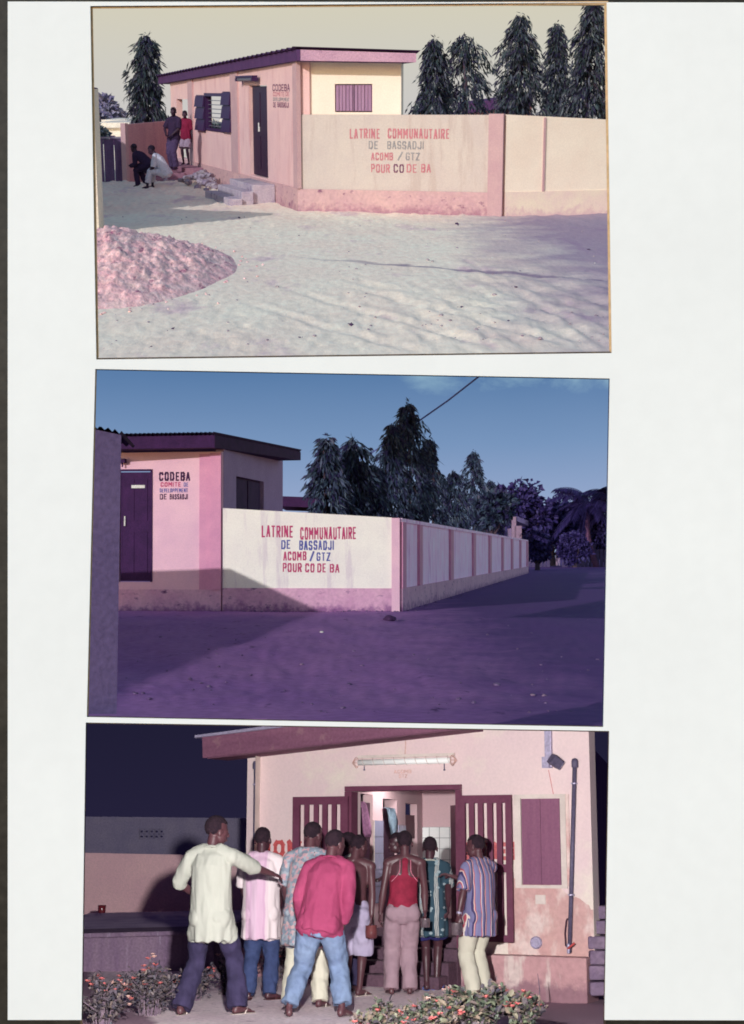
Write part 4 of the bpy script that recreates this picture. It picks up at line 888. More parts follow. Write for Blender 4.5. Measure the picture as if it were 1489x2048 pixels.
# people on the steps
m_skd = mat('dark_skin', (66, 44, 62), (58, 38, 56), scale=3, k=.9, rough=.5, fine=.05, bump=.05); m_hair1 = mat('black_hair', (36, 26, 44), scale=30, rough=.9, bump=.6, bscale=160)
m_c1 = mat('plum_cloth', (66, 46, 80), (54, 38, 70), scale=4, k=.7); m_c2 = mat('white_shirt', (216, 214, 230), k=.9); m_c3 = mat('crimson_cloth', (158, 42, 84), (140, 34, 72), scale=4, k=.6)
m_c4 = mat('mauve_shorts', (180, 160, 186), k=.7); m_c5 = mat('faded_jean', (86, 68, 106), (74, 58, 92), scale=3, k=.85)
GP = 'people on the entrance steps'
p = fa.pt(fa.sz(358, 352, .45)[0], .40, .42); p = D.P(350, 352, 49.5); p.z = .40
person(D, p, R_(150), 1.76, 'person standing on the steps in dark plum shirt and trousers, leaning back on the wall', m_skd, m_hair1, dict(mat=m_c1, hem=.1, sleeve='short', loose=.03), dict(mat=m_c5, loose=.03),
       feet=((-.1, .05, .1), (.09, -.02, -.1)), lean=(-.04, .0), hand_l=(-.1, .22, .98), hand_r=(.1, .24, 1.0), vox=.012, seed=1, head=(.3, .1, 0), shoes=(m_dpurp, m_dpurp), pole_l=(-1, -.4, 0), pole_r=(1, -.4, 0))
p = D.P(374, 347, 51.5); p.z = .42
person(D, p, R_(165), 1.62, 'person in crimson shirt and pale shorts standing in the entrance doorway', m_skd, m_hair1, dict(mat=m_c3, hem=.08, sleeve='short', loose=.02), dict(mat=m_c4, len=.42, loose=.03),
       vox=.012, seed=2, head=(.2, .1, 0), feet=((-.09, 0, 0), (.09, .03, 0)), group=None)
p = D.P(326, 366, 46.0); p.z = 0
person(D, p, R_(78), 1.72, 'person in white shirt sitting hunched on the steps', m_skd, m_hair1, dict(mat=m_c2, hem=.12, sleeve='short', loose=.03), dict(mat=m_c2, loose=.02, len=.9),
       hip=(0, -.1, .47), lean=(0, .30), feet=((-.14, .42, 0), (.14, .36, 0)), knee=(0, .6, 1), hand_l=(-.12, .42, .48), hand_r=(.12, .40, .46), head=(0, .5, 0), vox=.012, seed=3, shoes=(m_dpurp, m_dpurp))
p = D.P(290, 372, 46.8); p.z = 0
person(D, p, R_(60), 1.66, 'person in dark clothes bending forward beside the white-shirted sitter', m_skd, m_hair1, dict(mat=m_c1, hem=.1, sleeve='long', loose=.03), dict(mat=m_c1, loose=.02),
       hip=(0, -.18, .66), lean=(0, .44), feet=((-.12, .16, 0), (.12, .02, 0)), knee=(0, 1, .3), hand_l=(-.1, .42, .62), hand_r=(.12, .40, .60), head=(0, .5, .1), vox=.012, seed=4)


# ------------------------------------------------------------------ second place: the same corner at dusk, from the lane
D2 = Dio(1103, 1.45); D = D2
e2 = lambda u: 1434 + (u - 174) * .01936 + 2
def z2(p):
    q = V((p.x, p.y / 2.6, 0)); k = max(0, 1 - max(0, p.y - 36) / 8)
    return (.05 * noise.noise(q * .7) + .03 * noise.noise(V((q.x * 2.2 + q.y, q.y * 4, 1))) + .02 * noise.noise(V((q.x * 7, q.y * 9, 4)))) * k * min(1, max(0, p.y - 13.8) / 2)
m_dirt = mat('mauve_earth', (186, 136, 196), (168, 120, 188), scale=.8, k=.86, bump=.6, bscale=8, fine=.14, stretch=(1, .4, 1), spots=(88, 60, 106), spot_scale=2.4, spot_lo=.62, spot_stretch=(1, .4, 1), spec=.05)
right_tint(m_dirt, (92, 66, 126), (.2, 2.6), .85)
solo(D, 'ground', terrain(D, e2, 12.6, 420, 60, 1340, 200, 170, z2, 7.0), m_dirt, (0, 15, 0), kind='structure', smooth=True)
m_sky2 = skymat('dusk_sky', [(0, (154, 170, 202)), (.35, (142, 160, 194)), (.65, (114, 142, 180)), (1, (84, 118, 160))], 1.0, cloud=((156, 190, 204), .70, .95, .34, .48, .60))
def flatdrop(D, u0, u1, v0, v1, y, m):
    mb = MB(); n = 12
    for i in range(n):
        a, b = [u0 + (u1 - u0) * (i + k) / n for k in (0, 1)]; ya, yb = [y - 30 * (abs(2 * (i + k) / n - 1)) ** 2 for k in (0, 1)]
        mb.face([D.P(a, v1, ya), D.P(b, v1, yb), D.P(b, v0, yb), D.P(a, v0, ya)])
    return solo(D, 'sky', mb, m, (0, y, 0), kind='structure')
flatdrop(D, -60, 1460, 733, 1140, 400, m_sky2)

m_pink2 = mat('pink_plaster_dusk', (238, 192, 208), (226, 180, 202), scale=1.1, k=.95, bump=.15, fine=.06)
m_pier2 = mat('rose_paint_dusk', (228, 160, 190), (214, 148, 182), scale=2, k=.92, bump=.15, fine=.06)
m_base2 = mat('stained_rose_base', (226, 178, 200), (208, 156, 186), scale=1.6, k=.95, bump=.4, bscale=14, fine=.1, spots=(96, 58, 110), spot_scale=2.6, spot_lo=.60, spot_stretch=(1, 1, 2.2), splash=((140, 90, 140), .42, .85))
m_cream3 = mat('pale_plaster_dusk', (244, 238, 228), (236, 228, 222), scale=1.0, k=1.0, bump=.2, fine=.05, spots=(224, 212, 214), spot_scale=1.3, spot_lo=.54, spot_stretch=(2.6, 2.6, .35))
m_lane2 = mat('lane_wall_mauve', (255, 214, 240), (246, 192, 228), scale=1.6, k=1.15, bump=.3, fine=.08, lo=.3, hi=.7, spots=(214, 150, 206), spot_scale=1.6, spot_lo=.56, spot_stretch=(2, 2, .35))
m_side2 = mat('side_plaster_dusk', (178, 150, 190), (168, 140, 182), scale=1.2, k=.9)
m_roof2 = mat('plum_roof', (74, 40, 90), (62, 34, 78), scale=3, k=.8)
m_red2 = mat('magenta_paint', (196, 66, 116), (206, 84, 130), scale=14, k=.85, bump=0, fine=.12)
m_blue2 = mat('blue_paint', (92, 96, 170), (108, 112, 180), scale=14, k=.85, bump=0, fine=.12)
m_ink2 = mat('black_plum_paint', (60, 28, 66), (76, 40, 82), scale=14, k=.85, bump=0, fine=.12)
C2 = D.G(443, 1222); F2 = D.G(800, 1223); E2 = D.G(1055.5, 1146.5); K2 = D.P(205, 1222, C2.y + .4)
fb = WF(D, C2, K2); w2 = WF(D, C2, F2); l2 = WF(D, F2, E2)
B = thing(D, 'latrine_building', 'pink office building at dusk with dark door and CODEBA lettering', 'building', C2)
sL = fb.L; zp = .52; zt = fb.sz(300, 905)[1]; ztc = fb.sz(443, 903)[1]
door = fb.rect(238, 942, 301, 1164)
MB().panel(fb, [(.002, zp), (sL, zp), (sL, zt), (.002, ztc)], [hole((door[0], max(door[1], zp + .02), door[2], door[3]))], -.2, 0).build('wall', m_pink2, B)
MB().wbox(fb, -.0, -.15, sL, zp, -.2, .03).build('plinth', m_base2, B)
a1 = fb.sz(400, 1000)[0]; a2 = fb.sz(421, 1000)[0]
MB().wbox(fb, a2, zp, a1, zt - .05, -.05, .04).build('pilaster', m_pier2, B)
MB().wbox(fb, .0, zp, a2 - .005, zt - .03, -.05, .08).build('pilaster', m_pier2, B)
dl = MB().wbox(fb, door[0] + .03, door[1] + .02, door[2] - .03, door[3] - .03, -.14, -.08).build('door', m_roof2, B)
w_, h_ = door[2] - door[0], door[3] - door[1]
for (p0, p1, q0, q1) in ((.12, .46, .08, .45), (.54, .88, .08, .45), (.12, .46, .55, .93), (.54, .88, .55, .93)):
    MB().wbox(fb, door[0] + w_ * p0, door[1] + h_ * q0, door[0] + w_ * p1, door[1] + h_ * q1, -.09, -.065).build('door_panel', m_roof2, dl)
MB().wbox(fb, door[0] - .05, door[3], door[2] + .05, door[3] + .04, -.1, .025).build('door_frame', m_roof2, B)
MB().wbox(fb, door[0] - .05, door[1], door[0], door[3] - .002, -.1, .025).build('door_frame', m_roof2, B)
a_, z_ = fb.sz(249, 1042); MB().tube([fb.pt(a_, z_ - .12, -.05), fb.pt(a_, z_ + .12, -.05)], .02, 8).build('handle', m_white, dl)
r_ = fb.rect(262, 970, 289, 976); MB().wbox(fb, r_[0], r_[1], r_[2], r_[3], -.09, -.055).build('name_plate', m_white, dl)
for s_, u0, v0, u1, v1, m_, bo in (('CODEBA', 319, 944, 381, 962, m_ink2, .03), ('COMITE', 322, 964.5, 362, 973.5, m_red2, .03), ('DE', 368, 965, 377, 973.5, m_blue2, .01), ('DEVELOPPEMENT', 320, 977, 376, 985, m_blue2, .005), ('DE', 320, 988, 334, 999, m_ink2, .015), ('BASSADJI', 340, 988, 376, 999, m_ink2, .01)):
    lettering(fb, s_, u0, v0, u1, v1, m_, B, 0, bo)
r = fb.rect(236, 918, 252, 926, .1); lm = MB().wbox(fb, r[0], r[1], r[2], r[3], .05, .2).build('wall_lamp', m_roof2, B)
MB().tube([fb.pt(r[0] + .08, r[1] - .1, .12), fb.pt(r[0] + .08, r[1], .12)], .02, 6).build('pull_cord', m_roof2, lm)
# side wall going back, with its dark window
S2 = D.P(566, 1018, C2.y + 7.5); S2.z = 0; sd2 = WF(D, C2 + V((.02, .1, 0)), S2)
zs0, zs1 = sd2.sz(446, 905)[1], sd2.sz(566, 915)[1]; sw = sd2.rect(473, 952, 528, 1030)
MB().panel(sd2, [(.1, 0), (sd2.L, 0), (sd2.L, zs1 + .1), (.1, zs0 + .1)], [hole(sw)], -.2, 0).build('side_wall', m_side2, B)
wn = MB().wbox(sd2, sw[0], sw[1], sw[2], sw[3], -.18, -.12).build('window', m_roof2, B)
for k in (0, 1):
    b0 = sw[0] + (sw[2] - sw[0]) * (.04 + .48 * k); MB().wbox(sd2, b0, sw[1] + .05, b0 + (sw[2] - sw[0]) * .44, sw[3] - .05, -.119, -.08).build('shutter', m_roof2, wn)
# roof
rc = D.P(430, 870, C2.y - .7); ra = D.P(190, 874, C2.y - .7); rb = D.P(602, 904, S2.y - .6); rd = ra + (rb - rc)
th = V((0, 0, -.30)); e_ = (rb - rc).normalized(); k_ = (ra - rc).normalized()
MB().hexa([rc + th, ra + th, ra + th + e_ * .12, rc + th + e_ * .12], [rc, ra, ra + e_ * .12, rc + e_ * .12]).build('fascia', m_roof2, B)
MB().hexa([rc + e_ * .125 + th, rb + th * .8, rb + k_ * .12 + th * .8, rc + e_ * .125 + k_ * .12 + th], [rc + e_ * .125, rb, rb + k_ * .12, rc + e_ * .125 + k_ * .12]).build('fascia', m_roof2, B)
MB().hexa([rc + th + k_ * .13 + e_ * .13, rb + th * .8 + k_ * .13, rd + th * .8, ra + th + e_ * .13], [rc + th * .8 + k_ * .13 + e_ * .13, rb + th * .6 + k_ * .13, rd + th * .6, ra + th * .8 + e_ * .13]).build('soffit', m_roof2, B)
cm = MB(); n = 110
for i in range(n + 1):
    p = rc.lerp(ra, i / n); q = rb.lerp(rd, i / n); z = V((0, 0, .04 + .035 * math.cos(i * 1.57))); cm.v += [p - e_ * .1 + z, q + e_ * .1 + z]
cm.f = [(2*i, 2*i+1, 2*i+3, 2*i+2) for i in range(n)]
cm.build('roof_sheet', m_roof2, B)
# sign wall
Wl = thing(D, 'yard_wall', 'sunlit white yard wall with LATRINE COMMUNAUTAIRE lettered in magenta and blue', 'wall', C2.lerp(F2, .5))
L1 = w2.L; z0_, z1_ = w2.sz(445, 1016)[1], w2.sz(800, 1036)[1]; ap = w2.sz(784, 1100)[0]; a0 = w2.sz(446, 1100)[0]; zp1 = .56
zt_ = lambda a: z0_ + (z1_ - z0_) * a / L1
MB().hexa([w2.pt(a0, zp1, -.12), w2.pt(ap, zp1, -.12), w2.pt(ap, zp1, 0), w2.pt(a0, zp1, 0)], [w2.pt(a0, zt_(a0), -.12), w2.pt(ap, zt_(ap), -.12), w2.pt(ap, zt_(ap), 0), w2.pt(a0, zt_(a0), 0)]).build('panel', m_cream3, Wl)
MB().wbox(w2, a0, -.15, ap, zp1, -.14, .04).build('plinth', m_base2, Wl)
MB().wbox(w2, ap, -.15, L1, z1_, -.14, .05).build('pier', m_pink2, Wl)
for s_, u0, v0, u1, v1, m_ in (('LATRINE', 524, 1051, 586, 1075, m_red2), ('COMMUNAUTAIRE', 601, 1054, 712, 1079, m_red2), ('DE', 563, 1080, 581, 1098, m_blue2), ('BASSADJI', 599, 1081, 668, 1100, m_blue2),
                               ('ACOMB', 567, 1103, 613, 1121, m_red2), ('/', 620, 1102, 629, 1122, m_blue2), ('GTZ', 634, 1105, 661, 1122, m_blue2), ('POUR', 566, 1126, 604, 1144, m_red2), ('CO', 611, 1127, 629, 1145, m_red2), ('DE', 635, 1127, 652, 1145, m_red2), ('BA', 660, 1128, 679, 1145, m_red2)):
    lettering(w2, s_, u0, v0, u1, v1, m_, Wl, 0, .0)
# long lane wall
LW = thing(D, 'lane_wall', 'long mauve lane wall with pale pilasters running away down the lane', 'wall', F2.lerp(E2, .5))
Z0, Z1 = l2.sz(801, 1036.5)[1], l2.sz(1055, 1080)[1]; zt = lambda a: Z0 + (Z1 - Z0) * a / l2.L
zb0, zb1 = l2.sz(806, 1176)[1], l2.sz(1055, 1133)[1]; zb = lambda a: zb0 + (zb1 - zb0) * a / l2.L
us = [(803, 808), (835, 841), (898, 904), (944, 949), (977, 981), (1003, 1006), (1022, 1025), (1039, 1041.5), (1053, 1055.3)]
aa = [(l2.sz(a, 1100)[0], l2.sz(b, 1100)[0]) for a, b in us]; aa[0] = (.06, aa[0][1])
def wedge(a0, a1, zl, zh, d0, d1): return MB().hexa([l2.pt(a0, zl(a0), d0), l2.pt(a1, zl(a1), d0), l2.pt(a1, zl(a1), d1), l2.pt(a0, zl(a0), d1)], [l2.pt(a0, zh(a0), d0), l2.pt(a1, zh(a1), d0), l2.pt(a1, zh(a1), d1), l2.pt(a0, zh(a0), d1)])
wedge(.06, l2.L, lambda a: -.2, zb, -.15, .06).build('plinth', m_base2, LW)
wedge(.06, l2.L, lambda a: zt(a) - .09, zt, -.15, .05).build('coping', m_lane2, LW)
for i in range(len(aa) - 1): wedge(aa[i][1], aa[i + 1][0], zb, lambda a: zt(a) - .09, -.12, 0).build('wall_bay', m_lane2, LW)
for a0, a1 in aa: wedge(a0, a1, zb, lambda a: zt(a) - .09, -.13, .07).build('pilaster', m_pier2, LW)
# near grey house at the left
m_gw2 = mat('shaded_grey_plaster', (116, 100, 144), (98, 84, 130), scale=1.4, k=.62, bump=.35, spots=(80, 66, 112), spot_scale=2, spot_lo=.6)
t = thing(D, 'grey_house', 'near grey plastered house corner at the left edge of the middle photograph', 'house', D.P(200, 1425, 8.0))
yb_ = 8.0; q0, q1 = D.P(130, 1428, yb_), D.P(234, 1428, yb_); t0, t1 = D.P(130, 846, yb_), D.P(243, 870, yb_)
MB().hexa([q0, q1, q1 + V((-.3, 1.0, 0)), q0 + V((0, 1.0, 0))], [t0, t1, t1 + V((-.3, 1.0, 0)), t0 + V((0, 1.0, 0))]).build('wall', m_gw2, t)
cm = MB(); n = 26
for i in range(n + 1):
    p = t0.lerp(t1 + V((.006, 0, 0)), i / n); z = V((0, 0, .012 + .010 * math.cos(i * 1.9))); cm.v += [p + V((0, -.03, 0)) + z, p + V((-.1, 1.1, 0)) + z]
cm.f = [(2*i, 2*i+1, 2*i+3, 2*i+2) for i in range(n)]
cm.build('roof_sheet', m_roof2, t)
# long house out of view on the left: its eave throws the evening shadow across the lane
def eave(y): return (D.X(243, 15.4) - 6.5) + (y + 13 - 15.4) * .0565
t = thing(D, 'shading_house', 'unseen long low house left of the lane whose shadow falls on the ground and wall', 'house', (eave(12), 12, 0))
MB().hexa([(eave(2) - 3, 2, 0), (eave(2), 2, 0), (eave(32.5), 32.5, 0), (eave(32.5) - 3, 32.5, 0)], [(eave(2) - 3, 2, 2.6), (eave(2), 2, 2.6), (eave(32.5), 32.5, 2.6), (eave(32.5) - 3, 32.5, 2.6)]).build('wall', m_gw2, t)
# house behind the wall, hut beyond it, gate at the end of the lane
def hut(u0, u1, vt0, vt1, vb, y, name, label, mw, mr, ov=.3):
    a, b = D.P(u0, vt0, y), D.P(u1, vt1, y); t = thing(D, name, label, 'house', (a.x, y, 0)); h = min(a.z, b.z) - .5
    MB().box((a.x + ov, y, 0), (b.x - ov, y + 5, h)).build('wall', mw, t)
    MB().hexa([(a.x, y - .5, a.z - .35), (b.x, y - .5, b.z - .35), (b.x, y + 5.5, b.z - .35), (a.x, y + 5.5, a.z - .35)], [(a.x, y - .5, a.z), (b.x, y - .5, b.z), (b.x, y + 5.5, b.z), (a.x, y + 5.5, a.z)]).build('roof', mr, t)
    return t, a, b
m_far2 = mat('far_pink_wall', (190, 156, 184), k=.75); m_tin2 = mat('tin_roof', (110, 100, 144), (84, 72, 122), scale=2, k=.8, rough=.5)
hut(556, 640, 993, 996, 1030, 56, 'far_house', 'far pink house with dark roof peeping over the sign wall', m_far2, m_roof2)
t, a, b = hut(1012, 1056, 1024, 1042, 1100, 116, 'tin_roof_hut', 'open hut with tilted tin roof above the far end of the lane wall', m_side2, m_tin2, .5)
MB().box((b.x - 1.0, 115.4, 0), (b.x - .5, 115.9, b.z - .36)).build('post', m_far2, t); MB().box((a.x + .4, 115.4, 0), (a.x + .7, 115.9, a.z - .36)).build('post', m_far2, t)
p = D.G(1112, 1131); t = thing(D, 'board_gate', 'pale board gate at the end of the lane', 'gate', p)
a, b = D.X(1102, p.y), D.X(1121, p.y); h = D.P(1110, 1105, p.y).z
for i in range(4): MB().box((a + (b - a) * i / 4 + .02, p.y, 0), (a + (b - a) * (i + 1) / 4 - .02, p.y + .1, h - .1 * (i % 2))).build('board', m_far2 if i < 3 else m_lane2, t)
t = thing(D, 'plank_fence', 'dark plank fence closing the end of the lane', 'fence', (D.X(1160, 150), 150, 0))
rnd = random.Random(9)
for i in range(22):
    u = 1056 + i * 7.6
    if 1098 < u < 1120: continue
    x = D.X(u, 150); MB().box((x, 150, 0), (x + .30, 150.1, rnd.uniform(1.5, 2.3))).build('plank', m_gw2, t)
# trees
m_leaf2 = leafmat('dusk_leaf', [(30, 26, 60), (36, 34, 66), (38, 50, 68), (48, 62, 78), (60, 70, 92), (32, 28, 64)], k=1.5, rough=.5, spec=.3)
m_leaf2b = leafmat('dusk_far_leaf', [(34, 24, 72), (46, 36, 86), (56, 48, 96)], k=1.5, rough=.6)
G2 = 'conical trees along the lane wall'
for u, y, vt, hw, sd_, lb in ((650, 54, 876, 60, 21, 'leftmost conical dusk tree, right beside the dark roof'), (704, 56, 880, 64, 22, 'rounded conical tree second from the dark roof at dusk'), (772, 62, 850, 60, 23, 'tall tree left of the tallest one at dusk'),
                              (820, 66, 808, 62, 24, 'tallest tree with the power line meeting its tip'), (868, 72, 878, 60, 25, 'conical tree leaning on the right of the tallest one'), (910, 82, 945, 44, 27, 'short tree between the tall group and the lone pointed one'), (948, 106, 905, 60, 26, 'lone pointed tree above the middle of the lane wall'), (742, 58, 930, 44, 28, 'low dark tree filling the gap before the tallest dusk trees'), (985, 120, 962, 46, 29, 'small conical tree right of the lone pointed one')):
    mast_tree(D, u, y, vt, hw, lb, G2, m_leaf2, m_bark, sd_, nb=(230, 250, 240, 280, 220, 260, 200, 220, 200)[sd_ - 21], nl=22, ll=.36, pw=(.6, .45, .62, .55, .7, .66, .5, .5, .7)[sd_ - 21], lw=.042)
broad_tree(D, 1030, 150, 955, 1095, 78, 'wide dark spreading tree beyond the hut', None, m_leaf2b, m_bark, 31, 5200, .6, .2, 46)
broad_tree(D, 1105, 160, 988, 1110, 80, 'lower dark tree between the spreading tree and the palm', None, m_leaf2b, m_bark, 32, 4200, .6, .2, 40)
broad_tree(D, 1075, 124, 1050, 1128, 30, 'dark bush at the end of the lane wall', None, m_leaf2b, m_bark, 33, 2400, .36, .13, 30, name='bush')
broad_tree(D, 1150, 146, 1060, 1130, 34, 'dark bush behind the board gate', None, m_leaf2b, m_bark, 34, 2600, .42, .15, 30, name='bush')
broad_tree(D, 1215, 152, 1005, 1132, 62, 'dark bush at the right edge of the lane', None, m_leaf2b, m_bark, 35, 2800, .42, .15, 32, name='bush')
broad_tree(D, 985, 98, 985, 1060, 46, 'dark leafy tree filling the gap behind the lane wall end', None, m_leaf2, m_bark, 36, 2200, .5, .16, 20)
broad_tree(D, 1165, 170, 1012, 1125, 70, 'dark tree mass right behind the coconut palm', None, m_leaf2b, m_bark, 37, 4200, .6, .2, 36)
def palm(u, vb, vt, lean_u, label, seed, L):
    p = D.G(u, vb); top = D.P(lean_u, vt, p.y); t = thing(D, 'palm_tree', label, 'tree', p, 'palms at the end of the lane'); rnd = random.Random(seed)
    pts = [p.lerp(top, k / 8) + V((-.5 * math.sin(k / 8 * math.pi), 0, 0)) for k in range(9)]
    MB().tube(pts, [.30 - .016 * k for k in range(9)], 8).build('trunk', mat('palm_bark', (132, 88, 120), (96, 62, 100), scale=4, k=.8, stretch=(1, 1, 4)), t)
    for i in range(30):
        a = i * 2.4 + rnd.uniform(-.3, .3); el = rnd.uniform(-.7, 1.25); mb = MB(); o = V((math.cos(a), math.sin(a), 0)); l = L * rnd.uniform(.8, 1.1); prev = None; pp = []
        for k in range(9):
            s = k / 8; pp.append(top + o * (l * s * math.cos(el * (1 - s * .5))) + V((0, 0, l * (math.sin(el) * s - .6 * s * s))))
        mb.tube(pp, [.05 * (1 - .8 * k / 8) for k in range(9)], 5)
        for k in range(44):
            s = .12 + .88 * k / 43; j = min(7, int(s * 8)); q = pp[j].lerp(pp[j + 1], s * 8 - j); d0 = (pp[j + 1] - pp[j]).normalized()
            for e in (-1, 1):
                sdv = d0.cross(V((0, 0, 1))) * e; d = (sdv * .8 + d0 * .5 + V((0, 0, -.30 - .5 * rnd.random()))).normalized(); leaf_quad(mb, q, d, l * .40 * (1 - .55 * s), .06, V((0, 0, 1)) + sdv)
        mb.build('frond', m_leaf2b, t)
    return t
palm(1194, 1134, 1006, 1180, 'coconut palm with shaggy crown at the end of the lane', 4, 3.9)
palm(1236, 1134, 1000, 1226, 'second palm half hidden by the right edge of the middle photograph', 5, 3.8)
a, b = D.P(838, 842, 68), D.P(962, 750, 60)
solo(D, 'power_line', MB().tube([a, a.lerp(b, .5) + V((0, 0, -.05)), b, b + (b - a) * .15], .035, 5), m_blue2, a, 'thin blue power line slanting from the tallest tree to the top edge', 'power line')
a, b = D.P(640, 965, 70), D.P(830, 850, 70)
solo(D, 'power_line', MB().tube([a, a.lerp(b, .5) + V((0, 0, -.08)), b], .03, 5), m_blue2, a, 'thin power line passing behind the two left dusk trees', 'power line')
p = D.G(1131, 995 + 135)
for i, (u, v, s_, m_, lb) in enumerate(((645, 1268, 9, m_pebw, 'small white stone alone on the dusk ground'), (780, 1242, 24, m_peb, 'dark clump of litter on the ground by the wall corner'), (1066, 1388, 11, m_far2, 'pale stone, larger of the two in the lower right ground'), (1089, 1390, 9, m_far2, 'pale stone, smaller of the two in the lower right ground'), (604, 1329, 7, m_far2, 'tiny pale stone left of centre on the dusk ground'))):
    p = D.G(u, v); r = s_ / F * p.y * .5; mb = MB().blob((p.x, p.y, z2(p) + r * .2), (r, r * 1.8, r * .55), i, .8, 2)
    if i == 1:
        for k in range(7): mb.blob((p.x + rnd.gauss(0, r * .6), p.y + rnd.gauss(0, r), z2(p) + r * .2), (r * .3, r * .5, r * .3), k, .8, 1)
    solo(D, 'litter' if i == 1 else 'stone', mb, m_, p, lb, 'litter' if i == 1 else 'stone', smooth=True)
pt = MB(); rp = random.Random(78)
for i in range(110):
    p = D.G(rp.uniform(215, 1200), rp.uniform(1236, 1428)); r = rp.uniform(.006, .02) * rp.choice((1, 1, 1, 1.8)); pt.blob((p.x, p.y, z2(p) + r * .2), (r, r * 2, r * .6), i, .7, 1)
for i in range(160):
    p = w2.pt(rp.uniform(.2, w2.L), 0, rp.uniform(.06, .3)) if i % 2 else l2.pt(rp.uniform(.3, 40), 0, rp.uniform(.08, .35)); r = rp.uniform(.012, .035); pt.blob((p.x, p.y, z2(p) + r * .2), (r, r * 1.8, r * .7), i, .7, 1)
solo(D, 'pebbles', pt, mat('dusk_pebbles', (160, 130, 170), (110, 84, 130), scale=1.5, k=.8), (0, 25, 0), kind='stuff')


# ------------------------------------------------------------------ third place: the latrine door at night, lit by the photographer's flash
D3 = Dio(1690, 1.52); D = D3
lidv = lambda u: 1440 + (u - 172) * .0178
mb = MB(); ua, ub, yn, yf = 40, 1350, 6.06, 46
c = [D.C(ua, lidv(ua), yn), D.C(ub, lidv(ub), yn), D.P(ub, lidv(ub), yf), D.P(ua, lidv(ua), yf)]
b = [D.C(ua, 2420, yn), D.C(ub, 2420, yn), V((c[2].x, yf, -.6)), V((c[3].x, yf, -.6))]
mb.face(c).face([c[0], c[3], b[3], b[0]]).face([c[1], b[1], b[2], c[2]]).face([c[3], c[2], b[2], b[3]])  # night sky box; its lid and sides are added to keep sunlight out
m_night = skymat('night_sky', [(0, (38, 34, 60)), (1, (30, 28, 50))], 1.0)
solo(D, 'sky', mb, m_night, (0, 46, 0), kind='structure')
fl = bpy.data.lights.new('camera_flash', 'SPOT'); fl.energy = 5000; fl.spot_size = R_(70); fl.spot_blend = .5; fl.shadow_soft_size = .07; fl.color = (1, .99, .98)
fo = link(bpy.data.objects.new('camera_flash', fl)); fp = D.P(590, 1510, 6.45); ft = D.P(720, 1740, 16)
fo.matrix_world = D.M @ (Matrix.Translation(fp) @ (fp - ft).to_track_quat('Z', 'Y').to_matrix().to_4x4())
def z3(p):
    k = min(1, max(0, (p.x - 1.25) / .6)); return -.13 * k * k * (3 - 2 * k) + .012 * noise.noise(V((p.x * 3, p.y * 2, 0))) - .02 * (p.y > 24)
m_path = mat('pinkish_path', (255, 236, 238), (240, 216, 222), scale=1.6, k=1.0, bump=.4, bscale=22, spots=(180, 150, 166), spot_scale=4, spot_lo=.60)
def soil3():
    t = m_path.node_tree; b = t.nodes['Principled BSDF']; L = t.links.new; src = b.inputs['Base Color'].links[0].from_socket
    tc = node(t, 'ShaderNodeTexCoord'); s = node(t, 'ShaderNodeSeparateXYZ'); L(tc.outputs['Object'], s.inputs[0])
    a = node(t, 'ShaderNodeMath', operation='MULTIPLY_ADD'); L(s.outputs['Y'], a.inputs[0]); a.inputs[1].default_value = .28; L(s.outputs['X'], a.inputs[2])
    n = node(t, 'ShaderNodeTexNoise'); n.inputs['Scale'].default_value = 3; L(tc.outputs['Object'], n.inputs['Vector'])
    q = node(t, 'ShaderNodeMath', operation='MULTIPLY_ADD'); L(n.outputs[0], q.inputs[0]); q.inputs[1].default_value = .25; L(a.outputs[0], q.inputs[2])
    r = node(t, 'ShaderNodeMapRange'); r.inputs[1].default_value = -1.62; r.inputs[2].default_value = -1.54; r.inputs[3].default_value = 1; r.inputs[4].default_value = 0; L(q.outputs[0], r.inputs[0])
    r2 = node(t, 'ShaderNodeMapRange'); r2.inputs[1].default_value = 1.1; r2.inputs[2].default_value = 1.5; L(s.outputs['X'], r2.inputs[0])
    mxm = node(t, 'ShaderNodeMath', operation='MAXIMUM'); L(r.outputs[0], mxm.inputs[0]); L(r2.outputs[0], mxm.inputs[1])
    x = node(t, 'ShaderNodeMix', data_type='RGBA'); L(mxm.outputs[0], x.inputs['Factor']); L(src, x.inputs['A']); x.inputs['B'].default_value = lin((160, 130, 146), 1); L(x.outputs['Result'], b.inputs['Base Color'])
soil3()
solo(D, 'ground', terrain(D, None, 9.5, 47, 40, 1350, 110, 90, z3), m_path, (0, 13.9, 0), kind='structure', smooth=True)

m_wall3 = mat('pale_pink_plaster', (232, 208, 206), (226, 200, 202), scale=.8, k=1.0, bump=.12, fine=.04, spots=(232, 218, 206), spot_scale=.7, spot_lo=.50)
m_low3 = mat('flaking_salmon_plaster', (214, 172, 166), (206, 162, 160), scale=2.2, k=.95, bump=.3, bscale=20, fine=.08, spots=(230, 206, 200), spot_scale=2.2, spot_lo=.50, spot_stretch=(1, 1, .55))
m_plin3 = mat('worn_rose_base', (212, 166, 166), (196, 150, 154), scale=1.8, k=.9, bump=.4, bscale=16, fine=.1, spots=(226, 204, 198), spot_scale=3.2, spot_lo=.52, spot_stretch=(1.6, 1.6, .35), splash=((150, 112, 124), .22, .85))
m_gate = mat('wine_brown_gate', (122, 70, 92), (110, 60, 82), scale=5, k=.9, rough=.5, fine=.06, bump=.1)
m_leafd = mat('wine_door', (112, 62, 78), (104, 56, 72), scale=4, k=.9, rough=.5, fine=.05, bump=.08)
m_shut3 = mat('mauve_shutter', (146, 96, 122), (138, 88, 116), scale=5, k=.9, rough=.6, fine=.08, stretch=(4, 4, .3))
m_frame3 = mat('white_frame', (236, 220, 212), k=.95, bump=.1, fine=.04)
